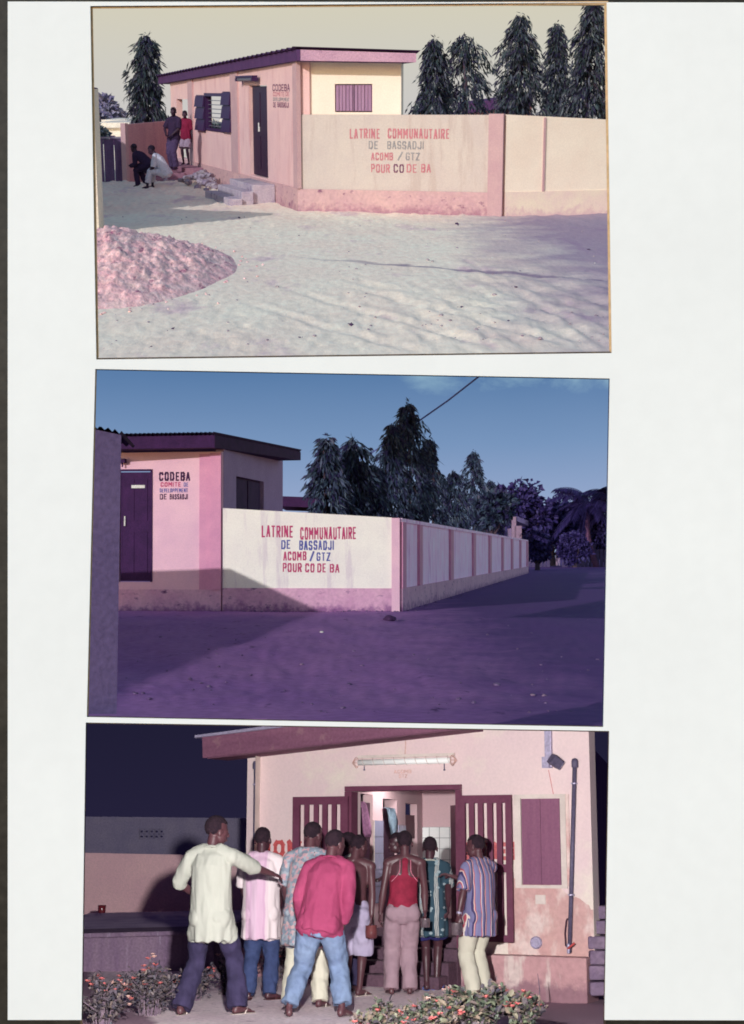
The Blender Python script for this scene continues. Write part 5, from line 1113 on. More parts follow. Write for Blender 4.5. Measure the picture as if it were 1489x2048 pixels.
m_fasc3 = mat('mauve_fascia_board', (146, 98, 120), (132, 86, 110), scale=2, k=.85, stretch=(.5, .5, 4), fine=.12, spots=(160, 120, 130), spot_scale=3, spot_lo=.6)
m_tin3 = mat('roof_tin', (196, 186, 214), k=.9, rough=.45, metal=.3)
m_pipe = mat('grey_violet_pipe', (112, 104, 130), (100, 92, 118), scale=6, k=.8, rough=.45)
m_red3 = mat('brick_red_letters', (196, 82, 84), (204, 96, 96), scale=14, k=.95, bump=0)
m_redf = mat('faded_red_letters', (200, 98, 104), (208, 120, 122), scale=14, k=.95, bump=0)
m_fade3 = mat('worn_orange_letters', (214, 168, 158), (222, 186, 176), scale=20, k=.95, bump=0)
m_tile = mat('white_tile', (220, 220, 216), (212, 212, 210), scale=3, k=1, rough=.15, spec=.5, bump=0, fine=.02)
m_tileb = mat('blue_white_tile', (176, 176, 204), (166, 168, 196), scale=3, k=.95, rough=.15, spec=.5, bump=0, fine=.02)
m_grout = mat('grout', (150, 146, 150), k=.8)
m_cub = mat('cubicle_pink', (228, 194, 196), (222, 188, 192), scale=1, k=1.0, fine=.03)
m_dark3 = mat('dark_timber', (84, 52, 70), (74, 46, 64), scale=4, k=.85, rough=.6)
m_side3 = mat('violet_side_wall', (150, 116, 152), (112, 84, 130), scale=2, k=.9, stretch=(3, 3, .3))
m_conc3 = mat('streaked_concrete', (150, 126, 146), (132, 108, 134), scale=2.2, k=.9, stretch=(3, 3, .35), bump=.3, spots=(176, 160, 182), spot_scale=4, spot_lo=.62, spot_stretch=(2.5, 2.5, .12))
m_step3 = mat('dark_step_concrete', (112, 84, 98), (92, 68, 84), scale=3, k=.85, bump=.4)
LB = D.P(493, 1690, 19.8); RB = D.P(1184, 1690, 17.85); f3 = WF(D, LB, RB); S3 = f3.L
B = thing(D, 'latrine_building', 'pink latrine block at night with wide open doorway and slatted gates', 'building', f3.pt(S3 / 2, 0))
zpl = f3.sz(1100, 1911)[1]; zfl = .50
capv = lambda u: lidv(u) + 1.5
capz = lambda u: f3.sz(u, capv(u))[1]
topz = lambda u: f3.sz(u, 1508 - (u - 495) * .1155)[1]
dr = f3.rect(707, 1583, 917, 1872)
MB().panel(f3, [(0, zpl), (dr[0] - .004, zpl), (dr[0] - .004, dr[3]), (dr[2] + .004, dr[3]), (dr[2] + .004, zpl), (S3, zpl), (S3, capz(1184)), (f3.sz(935, 1500)[0], capz(935)), (0, topz(493) + .04)], [], -.2, 0).build('wall', m_wall3, B)
lo3 = f3.rect(1015, 1782, 1180, 1911)       # flaking lower coat at the right
MB().panel(f3, [(lo3[0], zpl + .001), (S3 - .004, zpl + .001)] + [(lo3[0] + k / 40 * (S3 - .004 - lo3[0]), lo3[3] + .16 - .34 * (k / 40) ** 2 + .05 * noise.noise(V((k * .37, 3, 0))) + .03 * noise.noise(V((k * 1.3, 7, 0)))) for k in range(40, -1, -1)], [], .001, .005).build('lower_coat', m_low3, B)
MB().wbox(f3, f3.sz(935, 1900)[0], -.3, S3 - .03, zpl, -.2, .20).build('plinth', m_plin3, B, bevel=.015)
MB().wbox(f3, 0, -.3, f3.sz(688, 1900)[0], zpl - .02, -.2, .10).build('plinth', m_plin3, B)
# right hand side wall and the rough wall and blocks beyond it
Sd = D.P(1222, 1690, 23.8); s3 = WF(D, RB + V((-.01, .26, 0)), Sd)
MB().panel(s3, [(0, -.3), (s3.L, -.3), (s3.L, 2.68), (0, 2.68)], [], -.06, 0).build('side_wall', m_side3, B)
t = thing(D, 'block_stack', 'column of rough grey concrete blocks at the right edge of the night photograph', 'blocks', D.P(1198, 1990, 17.6))
rnd = random.Random(12); m_blk = mat('grey_block', (150, 128, 150), (120, 100, 128), scale=5, k=.85, bump=.8, bscale=18)
for i in range(6):
    p0, p1 = D.P(1183 - rnd.uniform(-1, 4) + (1 if i else 0), 1992 - 30 * i, 17.6), D.P(1236, 1964 - 30 * i + rnd.uniform(-2, 2), 17.6)
    MB().box((p0.x, 17.6 + .08 * i, p0.z), (p1.x, 18.0 + .08 * i, p1.z)).build('block', m_blk, t, bevel=.02)
# roof
fd = .55
p_ = lambda u, v: f3.pt(*f3.sz(u, v, fd), fd)
MB().panel(f3, [f3.sz(u, v, fd) for u, v in ((406, 1516), (930, 1456), (930, capv(930)), (615, capv(615)), (405, 1474))], [], fd - .05, fd).build('fascia', m_fasc3, B)
MB().panel(f3, [f3.sz(u, v, fd + .06) for u, v in ((389, 1475.5), (600, 1450), (600, capv(600)), (560, capv(560)), (390, 1470.5))], [], fd - 1.2, fd + .06).build('roof_sheet', m_tin3, B)
q = [p_(410, 1517), p_(930, 1457)]; e_ = -f3.n * (fd - .01)
MB().hexa([q[0] - f3.n * .06, q[1] - f3.n * .06, q[1] + e_, q[0] + e_], [x + V((0, 0, .02)) for x in (q[0] - f3.n * .06, q[1] - f3.n * .06, q[1] + e_, q[0] + e_)]).build('soffit', m_fasc3, B)
# door frame
fo_ = f3.rect(693, 1573, 928, 1872)
df = MB().wbox(f3, fo_[0], dr[3], fo_[2], fo_[3], -.12, .05).build('door_frame', m_gate, B, bevel=.006)
MB().wbox(f3, fo_[0], .30, dr[0], dr[3] - .002, -.12, .045).build('jamb', m_gate, df); MB().wbox(f3, dr[2], .30, fo_[2], dr[3] - .002, -.12, .045).build('jamb', m_gate, df)
r = f3.rect(694, 1615, 702, 1635); hg = MB().wbox(f3, r[0], r[1], r[2], r[3], .048, .075).build('hinge', m_tin3, df)
def gate(u0, u1, vt, vb, gaps, vmid, label):
    a = f3.rect(u0, vt, u1, vb, .09); gt = MB(); d0, d1 = .065, .105
    g = [(f3.sz(x, 1650, .09)[0], f3.sz(y, 1650, .09)[0]) for x, y in gaps]; zt, zm0, zm1, zb = f3.sz(u0, vt + 16, .09)[1], f3.sz(u0, vmid + 16, .09)[1], f3.sz(u0, vmid, .09)[1], f3.sz(u0, vb - 17, .09)[1]
    o = MB().wbox(f3, a[0], zt, a[2], a[3], d0, d1).build('gate', m_gate, B, label=label)
    MB().wbox(f3, a[0] + .002, zm0, a[2] - .002, zm1, d0 + .003, d1 - .003).build('rail', m_gate, o); MB().wbox(f3, a[0], a[1], a[2], zb, d0, d1).build('rail', m_gate, o)
    ed = [a[0]] + [x for p in g for x in p] + [a[2]]
    for i in range(0, len(ed), 2):
        s = 0 < i < len(ed) - 2
        for zz0, zz1 in ((zm1, zt), (zb, zm0)): MB().wbox(f3, ed[i], zz0, ed[i + 1], zz1, d0 + .004 * s, d1 - .006 * s).build('slat' if s else 'stile', m_gate, o)
gate(587, 696, 1594, 1886, ((600, 609), (618, 628), (637, 645), (655, 664), (673, 682)), 1728, 'left slatted wine-brown gate folded back on the wall')
gate(916, 1028, 1591, 1885, ((931, 938.5), (949, 956.5), (967, 975), (986, 994), (1004.5, 1012)), 1728, 'right slatted wine-brown gate folded back on the wall')
lettering(f3, 'HOMMES', 521, 1681, 690, 1713, m_red3, B, 0, .06); lettering(f3, 'DAMES', 932, 1684, 1034, 1720, m_redf, B, 0, .07)
lettering(f3, 'ACOMB', 789, 1540, 823, 1547, m_fade3, B, 0, .0); lettering(f3, 'GTZ', 799, 1549, 815, 1556, m_fade3, B, 0, .0)
il = f3.rect(883, 1610, 916, 1872, -.25); dl = MB().hexa([f3.pt(il[0], .44, -.55), f3.pt(dr[2] - .01, .44, -.16), f3.pt(dr[2] - .01, .44, -.12), f3.pt(il[0], .44, -.51)], [f3.pt(il[0], il[3], -.55), f3.pt(dr[2] - .01, il[3], -.16), f3.pt(dr[2] - .01, il[3], -.12), f3.pt(il[0], il[3], -.51)]).build('inner_door', m_leafd, B)
# interior: floor, tiled cubicle wall on the left, back wall
pa, pb = D.P(700, 1690, 19.55), D.P(843, 1690, 23.3); cb = WF(D, pa, pb)
fq = [f3.pt(-.2 + dr[0], 0, -.01), f3.pt(dr[2] + .3, 0, -.01), V((D.X(960, 23.9), 23.9, 0)), V((D.X(690, 23.9), 23.9, 0))]
MB().hexa([x + V((0, 0, .2)) for x in fq], [x + V((0, 0, zfl)) for x in fq]).build('floor', m_step3, B)
MB().hexa([x + V((0, 0, 2.71)) for x in fq], [x + V((0, 0, 2.75)) for x in fq]).build('ceiling', m_cub, B)
h1, h2, h3 = cb.rect(713, 1586, 746, 1880), cb.rect(766, 1597, 795, 1880), cb.rect(811, 1606, 836, 1880)
cw = MB().panel(cb, [(0, zfl), (h1[0], zfl), (h1[0], h1[3]), (h1[2], h1[3]), (h1[2], zfl), (h2[0], zfl), (h2[0], h2[3]), (h2[2], h2[3]), (h2[2], zfl), (h3[0], zfl), (h3[0], h3[3]), (h3[2], h3[3]), (h3[2], zfl), (cb.L + .1, zfl), (cb.L + .1, 2.7), (0, 2.7)], [], -.10, 0).build('cubicle_wall', m_cub, B)
MB().face([cb.pt(-.3, zfl, -1.1), cb.pt(cb.L + .3, zfl, -1.1), cb.pt(cb.L + .3, 2.7, -1.1), cb.pt(-.3, 2.7, -1.1)]).build('cubicle_back', m_frame3, B)
for s_ in (h1[2] + .18, h2[2] + .18): MB().wbox(cb, s_, zfl, s_ + .08, 2.7, -1.09, -.105).build('partition', m_cub, B)
for (hh, vt, m_) in ((h1, 1606, m_dark3), (h2, 1618, m_dark3), (h3, 1629, m_leafd)):
    zt = cb.sz(746 if hh is h1 else (795 if hh is h2 else 811), vt)[1]
    MB().wbox(cb, hh[0] + .02, (zfl + .05) if hh is not h3 else zt - .32, hh[2] - .02, zt, -.07, -.03).build('cubicle_door', m_, B)
def tiles(wf, a0, a1, z0, z1, sz_, m_, par, d):
    nx, nz = max(1, round((a1 - a0) / sz_)), max(1, round((z1 - z0) / sz_)); MB().wbox(wf, a0, z0, a1, z1, d, d + .004).build('grout', m_grout, par); w_, h_ = (a1 - a0) / nx, (z1 - z0) / nz
    for i in range(nx):
        for j in range(nz): MB().wbox(wf, a0 + i * w_ + .004, z0 + j * h_ + .004, a0 + (i + 1) * w_ - .004, z0 + (j + 1) * h_ - .004, d + .002, d + .012).build('tile', m_, par)
zt1 = cb.sz(755, 1641)[1]
tiles(cb, h1[2] + .03, h2[0] - .02, zfl + .3, zt1, .19, m_tileb, cw, .003)
tiles(cb, h2[2] + .03, h3[0] - .02, zfl + .3, cb.sz(803, 1650)[1], .22, m_tileb, cw, .003)
MB().wbox(cb, h1[2] + .0, zfl, h1[2] + .028, zt1, .003, .02).build('edge_strip', m_frame3, cw)
kb = WF(D, D.P(836, 1690, 23.4), D.P(975, 1690, 23.4)); bw = MB().wbox(kb, 0, zfl, kb.L, 2.7, -.1, 0).build('back_wall', m_cub, B)
tiles(kb, .02, kb.L * .75, zfl + .2, kb.sz(860, 1654)[1], .15, m_tile, bw, .003)
lp_ = bpy.data.lights.new('room_lamp', 'AREA'); lp_.shape = 'RECTANGLE'; lp_.size = .9; lp_.size_y = .12; lp_.energy = 26; lp_.color = (1, .96, .95)      # the lit tube inside the room
lo_ = link(bpy.data.objects.new('room_lamp', lp_)); lo_.matrix_world = D.M @ Matrix.Translation(V((D.X(850, 20.8), 20.8, 2.66)))
MB().box((D.X(850, 20.8) - .5, 20.75, 2.67), (D.X(850, 20.8) + .5, 20.85, 2.705)).build('room_tube', m_frame3, B)
# towels over the cubicle doors
def towel(pts, m_, label, d):
    t = MB(); n = len(pts)
    for k, (ul, ur, v) in enumerate(pts):
        for j in range(6):
            u = ul + (ur - ul) * j / 5; a, z = cb.sz(u, v, d); t.v.append(cb.pt(a, z, d + .02 * math.sin(j * 2.1 + k * .5)))
    i0 = len(t.v); t.v += [v - cb.n * .02 for v in t.v[:i0]]
    for o_ in (0, i0):
        t.f += [(o_ + k*6+j, o_ + k*6+j+1, o_ + k*6+j+7, o_ + k*6+j+6) for k in range(n - 1) for j in range(5)]
    ring = [j for j in range(6)] + [k*6+5 for k in range(1, n)] + [(n-1)*6+j for j in range(4, -1, -1)] + [k*6 for k in range(n - 2, 0, -1)]
    for a, b in zip(ring, ring[1:] + ring[:1]): t.f.append((a, b, b + i0, a + i0))
    o = solo(D, 'towel', t, m_, t.v[0], label, 'towel', smooth=True); return o
towel([(712, 730, 1603), (714, 735, 1607), (723, 738, 1616), (725, 741, 1635), (727, 743, 1652), (729, 742, 1666), (733, 739, 1674)], mat('pink_towel', (190, 136, 172), (178, 122, 162), scale=8, k=.95, bump=.4), 'mauve pink towel slung over the first cubicle door', .03)
towel([(768, 778, 1615), (775, 792, 1617), (777, 796, 1630), (778, 798, 1643), (782, 796, 1655), (786, 793, 1668), (788, 791, 1672)], mat('blue_towel', (172, 196, 212), (152, 178, 200), scale=8, k=.95, bump=.4), 'pale blue towel slung over the second cubicle door', .03)
# steps
t = thing(D, 'door_steps', 'dark concrete steps up to the latrine doorway', 'steps', f3.pt((dr[0] + dr[2]) / 2, 0, .3))
e0, e1_ = f3.sz(686, 1900)[0], f3.sz(934, 1900)[0]
for d0, d1, z in ((.0, .27, .39), (.272, .52, .26), (.522, .78, .13)): MB().wbox(f3, e0, -.15, e1_, z, d0, d1).build('step', m_step3, t, bevel=.012)
MB().wbox(f3, dr[0] - .05, .30, dr[2] + .05, zfl + .005, -.2, -.002).build('threshold', m_step3, t)
# fluorescent fitting over the door
r = f3.rect(714, 1509, 906, 1534, .08); lm = MB().wbox(f3, r[0], r[3] - .045, r[2], r[3] - .01, .01, .06).build('strip_light', m_frame3, B)
zc = (r[1] + r[3]) / 2 - .01
m_tube = bpy.data.materials.new('lit_tube'); m_tube.use_nodes = True; pb_ = m_tube.node_tree.nodes['Principled BSDF']; pb_.inputs['Base Color'].default_value = (.9, .9, .88, 1); pb_.inputs['Emission Color'].default_value = (1, 1, .94, 1); pb_.inputs['Emission Strength'].default_value = .08
MB().tube([f3.pt(r[0] + .03, zc, .09), f3.pt(r[2] - .03, zc, .09)], .034, 12).build('tube_lamp', m_tube, lm, smooth=True)
for a_ in (r[0], r[2]):
    sg = -1 if a_ == r[0] else 1; cg = MB()
    for k in range(6):
        an = k * math.pi / 3; cg.tube([f3.pt(a_, zc + .06 * math.sin(an), .09 + .06 * math.cos(an)), f3.pt(a_ + sg * .055, zc, .09)], .004, 5)
    cg.tube([f3.pt(a_, zc + .06 * math.sin(k * math.pi / 6), .09 + .06 * math.cos(k * math.pi / 6)) for k in range(13)], .004, 5).build('end_cage', m_fade3, lm)
for k in range(9):
    a_ = r[0] + (r[2] - r[0]) * (k + .5) / 9; MB().tube([f3.pt(a_ + .012 * j, zc + .055 * math.cos(j * .6 - .4), .09 + .055 * math.sin(j * .6 - .4)) for j in range(6)], .0035, 5).build('guard_wire', m_frame3, lm)
for u in (729, 889): a_, z_ = f3.sz(u, 1536, .06); MB().tube([f3.pt(a_, z_ + .06, .06), f3.pt(a_, z_ - .012, .06)], .006, 6).tube([f3.pt(a_, z_ - .013, .06), f3.pt(a_, z_ - .03, .06)], .011, 6).build('pull_cord', m_pipe, lm, kind='stuff')
a_, z_ = f3.sz(811, 1465); a2_, z2_ = f3.sz(811, 1510); MB().tube([f3.pt(a_, z_, .01), f3.pt(a_ + .01, (z_ + z2_) / 2, .012), f3.pt(a2_, z2_, .01)], .005, 6).build('cable', m_fade3, B)
# floodlight arm
r = f3.rect(1089, capv(1090) + 1, 1104, 1536, .05); MB().wbox(f3, r[0], r[1], r[2], r[3], .005, .06).build('conduit', m_tin3, B, bevel=.006)
r2 = f3.rect(1087, 1514, 1101, 1536, .06); fh = MB().wbox(f3, r2[0], r2[1], r2[2], r2[3], .062, .11).build('floodlight', m_tin3, B)
a_, z_ = f3.sz(1112, 1524, .15); hd = MB(); Mx = Matrix.Translation(f3.pt(a_, z_, .15)) @ Matrix.Rotation(R_(35), 4, 'Y') @ Matrix.Rotation(R_(30), 4, 'Z'); hd.box((-.075, -.05, -.055), (.06, .05, .055), Mx).build('lamp_head', m_pipe, fh, bevel=.008)
MB().box((.061, -.045, -.05), (.068, .045, .05), Mx).build('lens', m_tin3, fh); MB().tube([f3.pt(r2[2], z_, .09), f3.pt(a_ - .03, z_, .14)], .014, 8).build('arm', m_pipe, fh)
a_, z_ = f3.sz(1098, 1540); a2_, z2_ = f3.sz(1108, 1590); MB().tube([f3.pt(a_, z_, .008), f3.pt(a2_, z2_, .008)], .003, 5).build('cable', m_red3, B)
# vent pipes
for u, ub_, vt, vb, lb in ((512, 508, 1524, 1890, 'left vent pipe'), (1150, 1139.5, 1520, 1905, 'right vent pipe')):
    a0, z0 = f3.sz(ub_, vb, .06); a1, z1_ = f3.sz(u, vt + 6, .06); t0 = f3.pt(a0, z0, .06); t1 = f3.pt(a1, z1_, .06)
    pp = MB().tube([t0, t1], .024, 12).build('vent_pipe', m_pipe, B, smooth=True)
    MB().lathe([(.032, -.05), (.037, -.045), (.038, .02), (.028, .045), (.006, .052)], 12, t1 + V((0, 0, .0))).build('cap', m_pipe, pp, smooth=True)
    for k in (.30, .89): c_ = t0.lerp(t1, k); MB().tube([c_ - V((0, 0, .008)), c_ + V((0, 0, .008))], .036, 12).build('clip', m_tin3, pp)
# shuttered window
r = f3.rect(1030, 1589.5, 1137, 1777); ri = f3.rect(1043, 1597, 1126, 1771)
fr = MB().panel(f3, hole(r), [hole(ri)], .002, .035).build('window_frame', m_frame3, B)
MB().wbox(f3, r[2], r[1] + .02, r[2] + .035, r[3] - .002, .0015, .02).build('reveal', m_low3, fr)
wn = MB().wbox(f3, ri[0] + .005, ri[1] + .005, ri[2] - .005, ri[3] - .005, .003, .012).build('shutter', m_shut3, fr)
n = 2
for k in range(n): b0 = ri[0] + .008 + (ri[2] - ri[0] - .016) * k / n; MB().wbox(f3, b0, ri[1] + .008, b0 + (ri[2] - ri[0] - .016) / n - .004, ri[3] - .008, .0125, .024).build('board', m_shut3, wn)
# meter, patch, tap and hose
r = f3.rect(1072, 1789.5, 1093, 1808.5); MB().wbox(f3, r[0], r[1], r[2], r[3], .006, .02).build('patch_plate', m_frame3, B, bevel=.004)
a_, z_ = f3.sz(1074, 1885); rr = 12 / F * 18.2
Mw = Matrix((f3.t.to_4d(), V((0, 0, 1)).to_4d(), f3.n.to_4d(), V((0, 0, 0, 1)))).transposed().to_3x3()
vt_ = MB().lathe([(rr, 0), (rr, .02), (rr * .86, .032), (rr * .8, .02), (rr * .55, .02), (rr * .5, .028), (rr * .2, .028)], 20, f3.pt(a_, z_, .006), Mw).build('round_vent', m_tin3, B, smooth=False)
a_, z_ = f3.sz(1137, 1897, .08); tp = MB().tube([f3.pt(a_, z_ - .05, .075), f3.pt(a_, z_ + .05, .075)], .018, 10).build('tap', m_tin3, B)
MB().tube([f3.pt(a_, z_, .09), f3.pt(a_ + .05, z_ + .03, .13), f3.pt(a_ + .09, z_ + .06, .13)], .012, 8).build('spout', m_red3, tp)
a_, z_ = f3.sz(1135, 1838, .06); hs = [f3.pt(a_ + .0, z_ + .005, .05), f3.pt(a_ - .012, z_ - .02, .06), f3.pt(a_ - .03, z_ - .15, .06), f3.pt(a_ - .025, z_ - .28, .06), f3.pt(a_ - .002, z_ - .305, .05)]
MB().tube(hs, .009, 8).build('hose', m_dark3, B, smooth=True)

# left background: pink wall, grey wall with vent blocks, concrete basin
m_lp = mat('flash_pink_wall', (240, 196, 198), (230, 184, 192), scale=1.2, k=1.0, bump=.25, bscale=40, fine=.08)
m_lg = mat('dim_grey_wall', (166, 156, 180), (150, 142, 172), scale=2.5, k=.9, bump=.4, fine=.15)
a, b = D.P(90, 1704, 26.0), D.P(540, 1713, 25.2); lw = WF(D, a, b)
t = thing(D, 'low_wall', 'plain pink wall behind the concrete basin at left of the night photograph', 'wall', lw.pt(lw.L / 2, 0)); mbx = MB()
mbx.hexa([lw.pt(0, 0, -.15), lw.pt(lw.L, 0, -.15), lw.pt(lw.L, 0, 0), lw.pt(0, 0, 0)], [lw.pt(0, a.z, -.15), lw.pt(lw.L, b.z, -.15), lw.pt(lw.L, b.z, 0), lw.pt(0, a.z, 0)]).build('wall', m_lp, t)
a, b = D.P(60, 1632, 30.5), D.P(560, 1637, 30.5); gw = WF(D, a, b); gr = gw.rect(279, 1658, 328, 1678)
t = thing(D, 'back_wall', 'dim grey block wall with a patch of vent blocks at left of the night photograph', 'wall', gw.pt(gw.L / 2, 0))
MB().panel(gw, [(0, 0), (gw.L, 0), (gw.L, b.z - .06), (0, a.z - .06)], [hole(gr)], -.2, 0).build('wall', m_lg, t)
MB().hexa([gw.pt(0, a.z - .06, -.22), gw.pt(gw.L, b.z - .06, -.22), gw.pt(gw.L, b.z - .06, .03), gw.pt(0, a.z - .06, .03)], [gw.pt(0, a.z, -.22), gw.pt(gw.L, b.z, -.22), gw.pt(gw.L, b.z, .03), gw.pt(0, a.z, .03)]).build('coping', m_lg, t)
for i in range(5):
    for j in range(2):
        w_, h_ = (gr[2] - gr[0]) / 5, (gr[3] - gr[1]) / 2; x0, z0 = gr[0] + i * w_, gr[1] + j * h_
        MB().panel(gw, [(x0 + .004, z0 + .004), (x0 + w_ - .004, z0 + .004), (x0 + w_ - .004, z0 + h_ - .004), (x0 + .004, z0 + h_ - .004)], [[(x0 + w_ * .25, z0 + h_ * .3), (x0 + w_ * .75, z0 + h_ * .3), (x0 + w_ * .75, z0 + h_ * .7), (x0 + w_ * .25, z0 + h_ * .7)]], -.15, -.01).build('vent_block', m_lg, t)
m_ledge = mat('lightened_ledge_concrete', (228, 206, 226), (196, 172, 200), scale=2, k=1.0, bump=.2, fine=.1)  # ledge colour lightened to stand in for the flash missing on its top
t = thing(D, 'concrete_basin', 'streaked grey concrete basin with a broad ledge at left', 'basin', (D.X(300, 20.4), 20.4, 0))
x0, x1, x2 = D.X(60, 20.4), D.X(432, 20.4), D.X(508, 22.8)
mbx = MB(); zf_ = D.P(300, 1869, 20.4).z; zk = D.P(300, 1826, 24.9).z
mbx.hexa([(x0, 20.4, -.1), (x1, 20.4, -.1), (x2, 24.9, -.1), (x0, 24.9, -.1)], [(x0, 20.4, zf_ - .06), (x1, 20.4, zf_ - .0), (x2, 24.9, zk + .02), (x0, 24.9, zk - .06)]).build('body', m_conc3, t)
MB().hexa([(x0, 21.102, zf_ - .055), (x1 + .02, 21.102, zf_ - .0), (x2, 24.9, zk + .021), (x0, 24.9, zk - .058)], [(x0, 21.102, zf_ - .0), (x1 + .02, 21.102, zf_ + .05), (x2, 24.9, zk + .05), (x0, 24.9, zk + .0)]).build('ledge', m_ledge, t)
MB().hexa([(x0, 20.32, zf_ - .058), (x1 + .03, 20.32, zf_ + .002), (x1 + .03, 21.1, zf_ + .02), (x0, 21.1, zf_ - .04)], [(x0, 20.32, zf_ + .0), (x1 + .03, 20.32, zf_ + .06), (x1 + .03, 21.1, zf_ + .075), (x0, 21.1, zf_ + .015)]).build('rim', m_conc3, t, bevel=.015)
p = D.P(204, 1826, 23.2); p.z = D.P(204, 1826, 23.2).z
cr = 8 / F * 23.2; o = solo(D, 'cup', MB().lathe([(cr * .82, 0), (cr * .9, .01), (cr, .105), (cr * .93, .108), (cr * .84, .02), (.0, .015)], 16, p), mat('brown_cup', (120, 44, 52), k=.9, rough=.2, spec=.6, bump=0), p, 'small brown cup on the basin ledge at far left', 'cup', smooth=True)

# people waiting at the door
m_sk3 = mat('brown_skin', (98, 62, 68), (88, 54, 62), scale=4, k=.85, rough=.42, spec=.45, fine=.05, bump=.06, bscale=60)
m_sk3d = mat('deep_brown_skin', (84, 52, 60), (76, 46, 56), scale=4, k=.85, rough=.4, spec=.5, fine=.05, bump=.06, bscale=60)
m_hr3 = mat('cropped_black_hair', (62, 44, 54), (48, 34, 46), scale=30, k=.9, rough=.95, bump=.9, bscale=190)
m_wht = mat('white_cotton', (246, 246, 232), (240, 240, 226), scale=3, k=.48, fine=.03, bump=.25, bscale=12)
m_navy = mat('navy_trousers', (62, 54, 84), (52, 46, 74), scale=3, k=.9, bump=.3, bscale=14)
m_jean = mat('blue_jean', (66, 78, 118), (56, 66, 104), scale=3, k=.9, bump=.35, bscale=14, spots=(92, 108, 148), spot_scale=3, spot_lo=.6, spot_stretch=(2, 2, .5))
m_ljean = mat('light_blue_jean', (152, 172, 206), (136, 156, 196), scale=2.5, k=.58, bump=.3, bscale=14)
m_cr = mat('cream_trousers', (232, 226, 206), (222, 214, 196), scale=3, k=.75, bump=.25, bscale=12, fine=.04)
m_rd = mat('raspberry_shirt', (190, 82, 122), (174, 70, 110), scale=2.5, k=.66, bump=.3, bscale=14, fine=.06)
m_lav = mat('lavender_shorts', (196, 184, 210), (182, 168, 198), scale=3, k=.8, bump=.3, bscale=14, fine=.05)
m_bei = mat('mauve_beige_trousers', (180, 150, 160), (168, 138, 150), scale=3, k=.8, bump=.3, bscale=14, fine=.06)
m_tank = mat('wine_red_vest', (156, 46, 72), (142, 40, 64), scale=3, k=.85, bump=.25, bscale=16)
m_bind = mat('pink_binding', (214, 130, 150), k=.95, bump=0)
m_nvs = mat('navy_shorts', (48, 44, 98), (40, 38, 88), scale=3, k=.9)
m_sand = mat('brown_sandal', (96, 56, 60), k=.8); m_sandw = mat('pale_sandal', (214, 198, 190), k=.9); m_sandb = mat('blue_strap', (96, 120, 190), k=.9)
def stripes(name, period, cols, axis='X', base=None, waves=0.0, kk=.95):
    m = bpy.data.materials.new(name); m.use_nodes = True; t = m.node_tree; b = t.nodes['Principled BSDF']; L = t.links.new
    tc = node(t, 'ShaderNodeTexCoord'); s = node(t, 'ShaderNodeSeparateXYZ'); L(tc.outputs['Object'], s.inputs[0])
    d = node(t, 'ShaderNodeMath', operation='DIVIDE'); d.inputs[1].default_value = period
    n = node(t, 'ShaderNodeTexNoise'); n.inputs['Scale'].default_value = 5; L(tc.outputs['Object'], n.inputs['Vector'])
    w_ = node(t, 'ShaderNodeMath', operation='MULTIPLY_ADD'); L(n.outputs[0], w_.inputs[0]); w_.inputs[1].default_value = waves; L(s.outputs[axis], w_.inputs[2]); L(w_.outputs[0], d.inputs[0])
    f = node(t, 'ShaderNodeMath', operation='FRACT'); L(d.outputs[0], f.inputs[0]); cr = node(t, 'ShaderNodeValToRGB'); cr.color_ramp.interpolation = 'CONSTANT'; e = cr.color_ramp.elements
    while len(e) < len(cols): e.new(.5)
    for i, (p, c) in enumerate(cols): e[i].position = p; e[i].color = lin(c, kk)
    L(f.outputs[0], cr.inputs[0]); L(cr.outputs[0], b.inputs['Base Color']); b.inputs['Roughness'].default_value = .9; b.inputs['Specular IOR Level'].default_value = .15
    return m, cr.outputs[0]
m_str, _ = stripes('striped_shirt_cloth', .105, [(0, (122, 118, 156)), (.26, (176, 80, 96)), (.33, (222, 206, 200)), (.38, (120, 116, 154)), (.58, (70, 62, 104)), (.72, (214, 184, 176)), (.78, (178, 86, 100)), (.84, (128, 124, 160))], waves=.03)
m_pnk, _ = stripes('pink_panel_cloth', .36, [(0, (214, 178, 200)), (.18, (206, 168, 192)), (.25, (220, 198, 206)), (.32, (226, 210, 212)), (.68, (214, 178, 200)), (.80, (206, 170, 194)), (.86, (216, 184, 204))], waves=.04)
def grn():
    m, col = stripes('green_print_cloth', .17, [(0, (56, 78, 92)), (.52, (196, 194, 190)), (.57, (70, 90, 100)), (.61, (206, 202, 198)), (.66, (70, 90, 100)), (.70, (196, 194, 190)), (.75, (56, 78, 92))], waves=.05)
    t = m.node_tree; b = t.nodes['Principled BSDF']; L = t.links.new; tc = node(t, 'ShaderNodeTexCoord'); mp = node(t, 'ShaderNodeMapping'); mp.inputs['Scale'].default_value = (14, 8, 18); L(tc.outputs['Object'], mp.inputs[0])
    v = node(t, 'ShaderNodeTexVoronoi'); v.inputs['Scale'].default_value = 1; L(mp.outputs[0], v.inputs['Vector']); r = node(t, 'ShaderNodeMapRange'); r.inputs[1].default_value = .30; r.inputs[2].default_value = .26; L(v.outputs['Distance'], r.inputs[0])
    x = node(t, 'ShaderNodeMix', data_type='RGBA'); L(r.outputs[0], x.inputs['Factor']); L(col, x.inputs['A']); x.inputs['B'].default_value = lin((150, 164, 170)); L(x.outputs['Result'], b.inputs['Base Color']); return m
m_grn = grn()
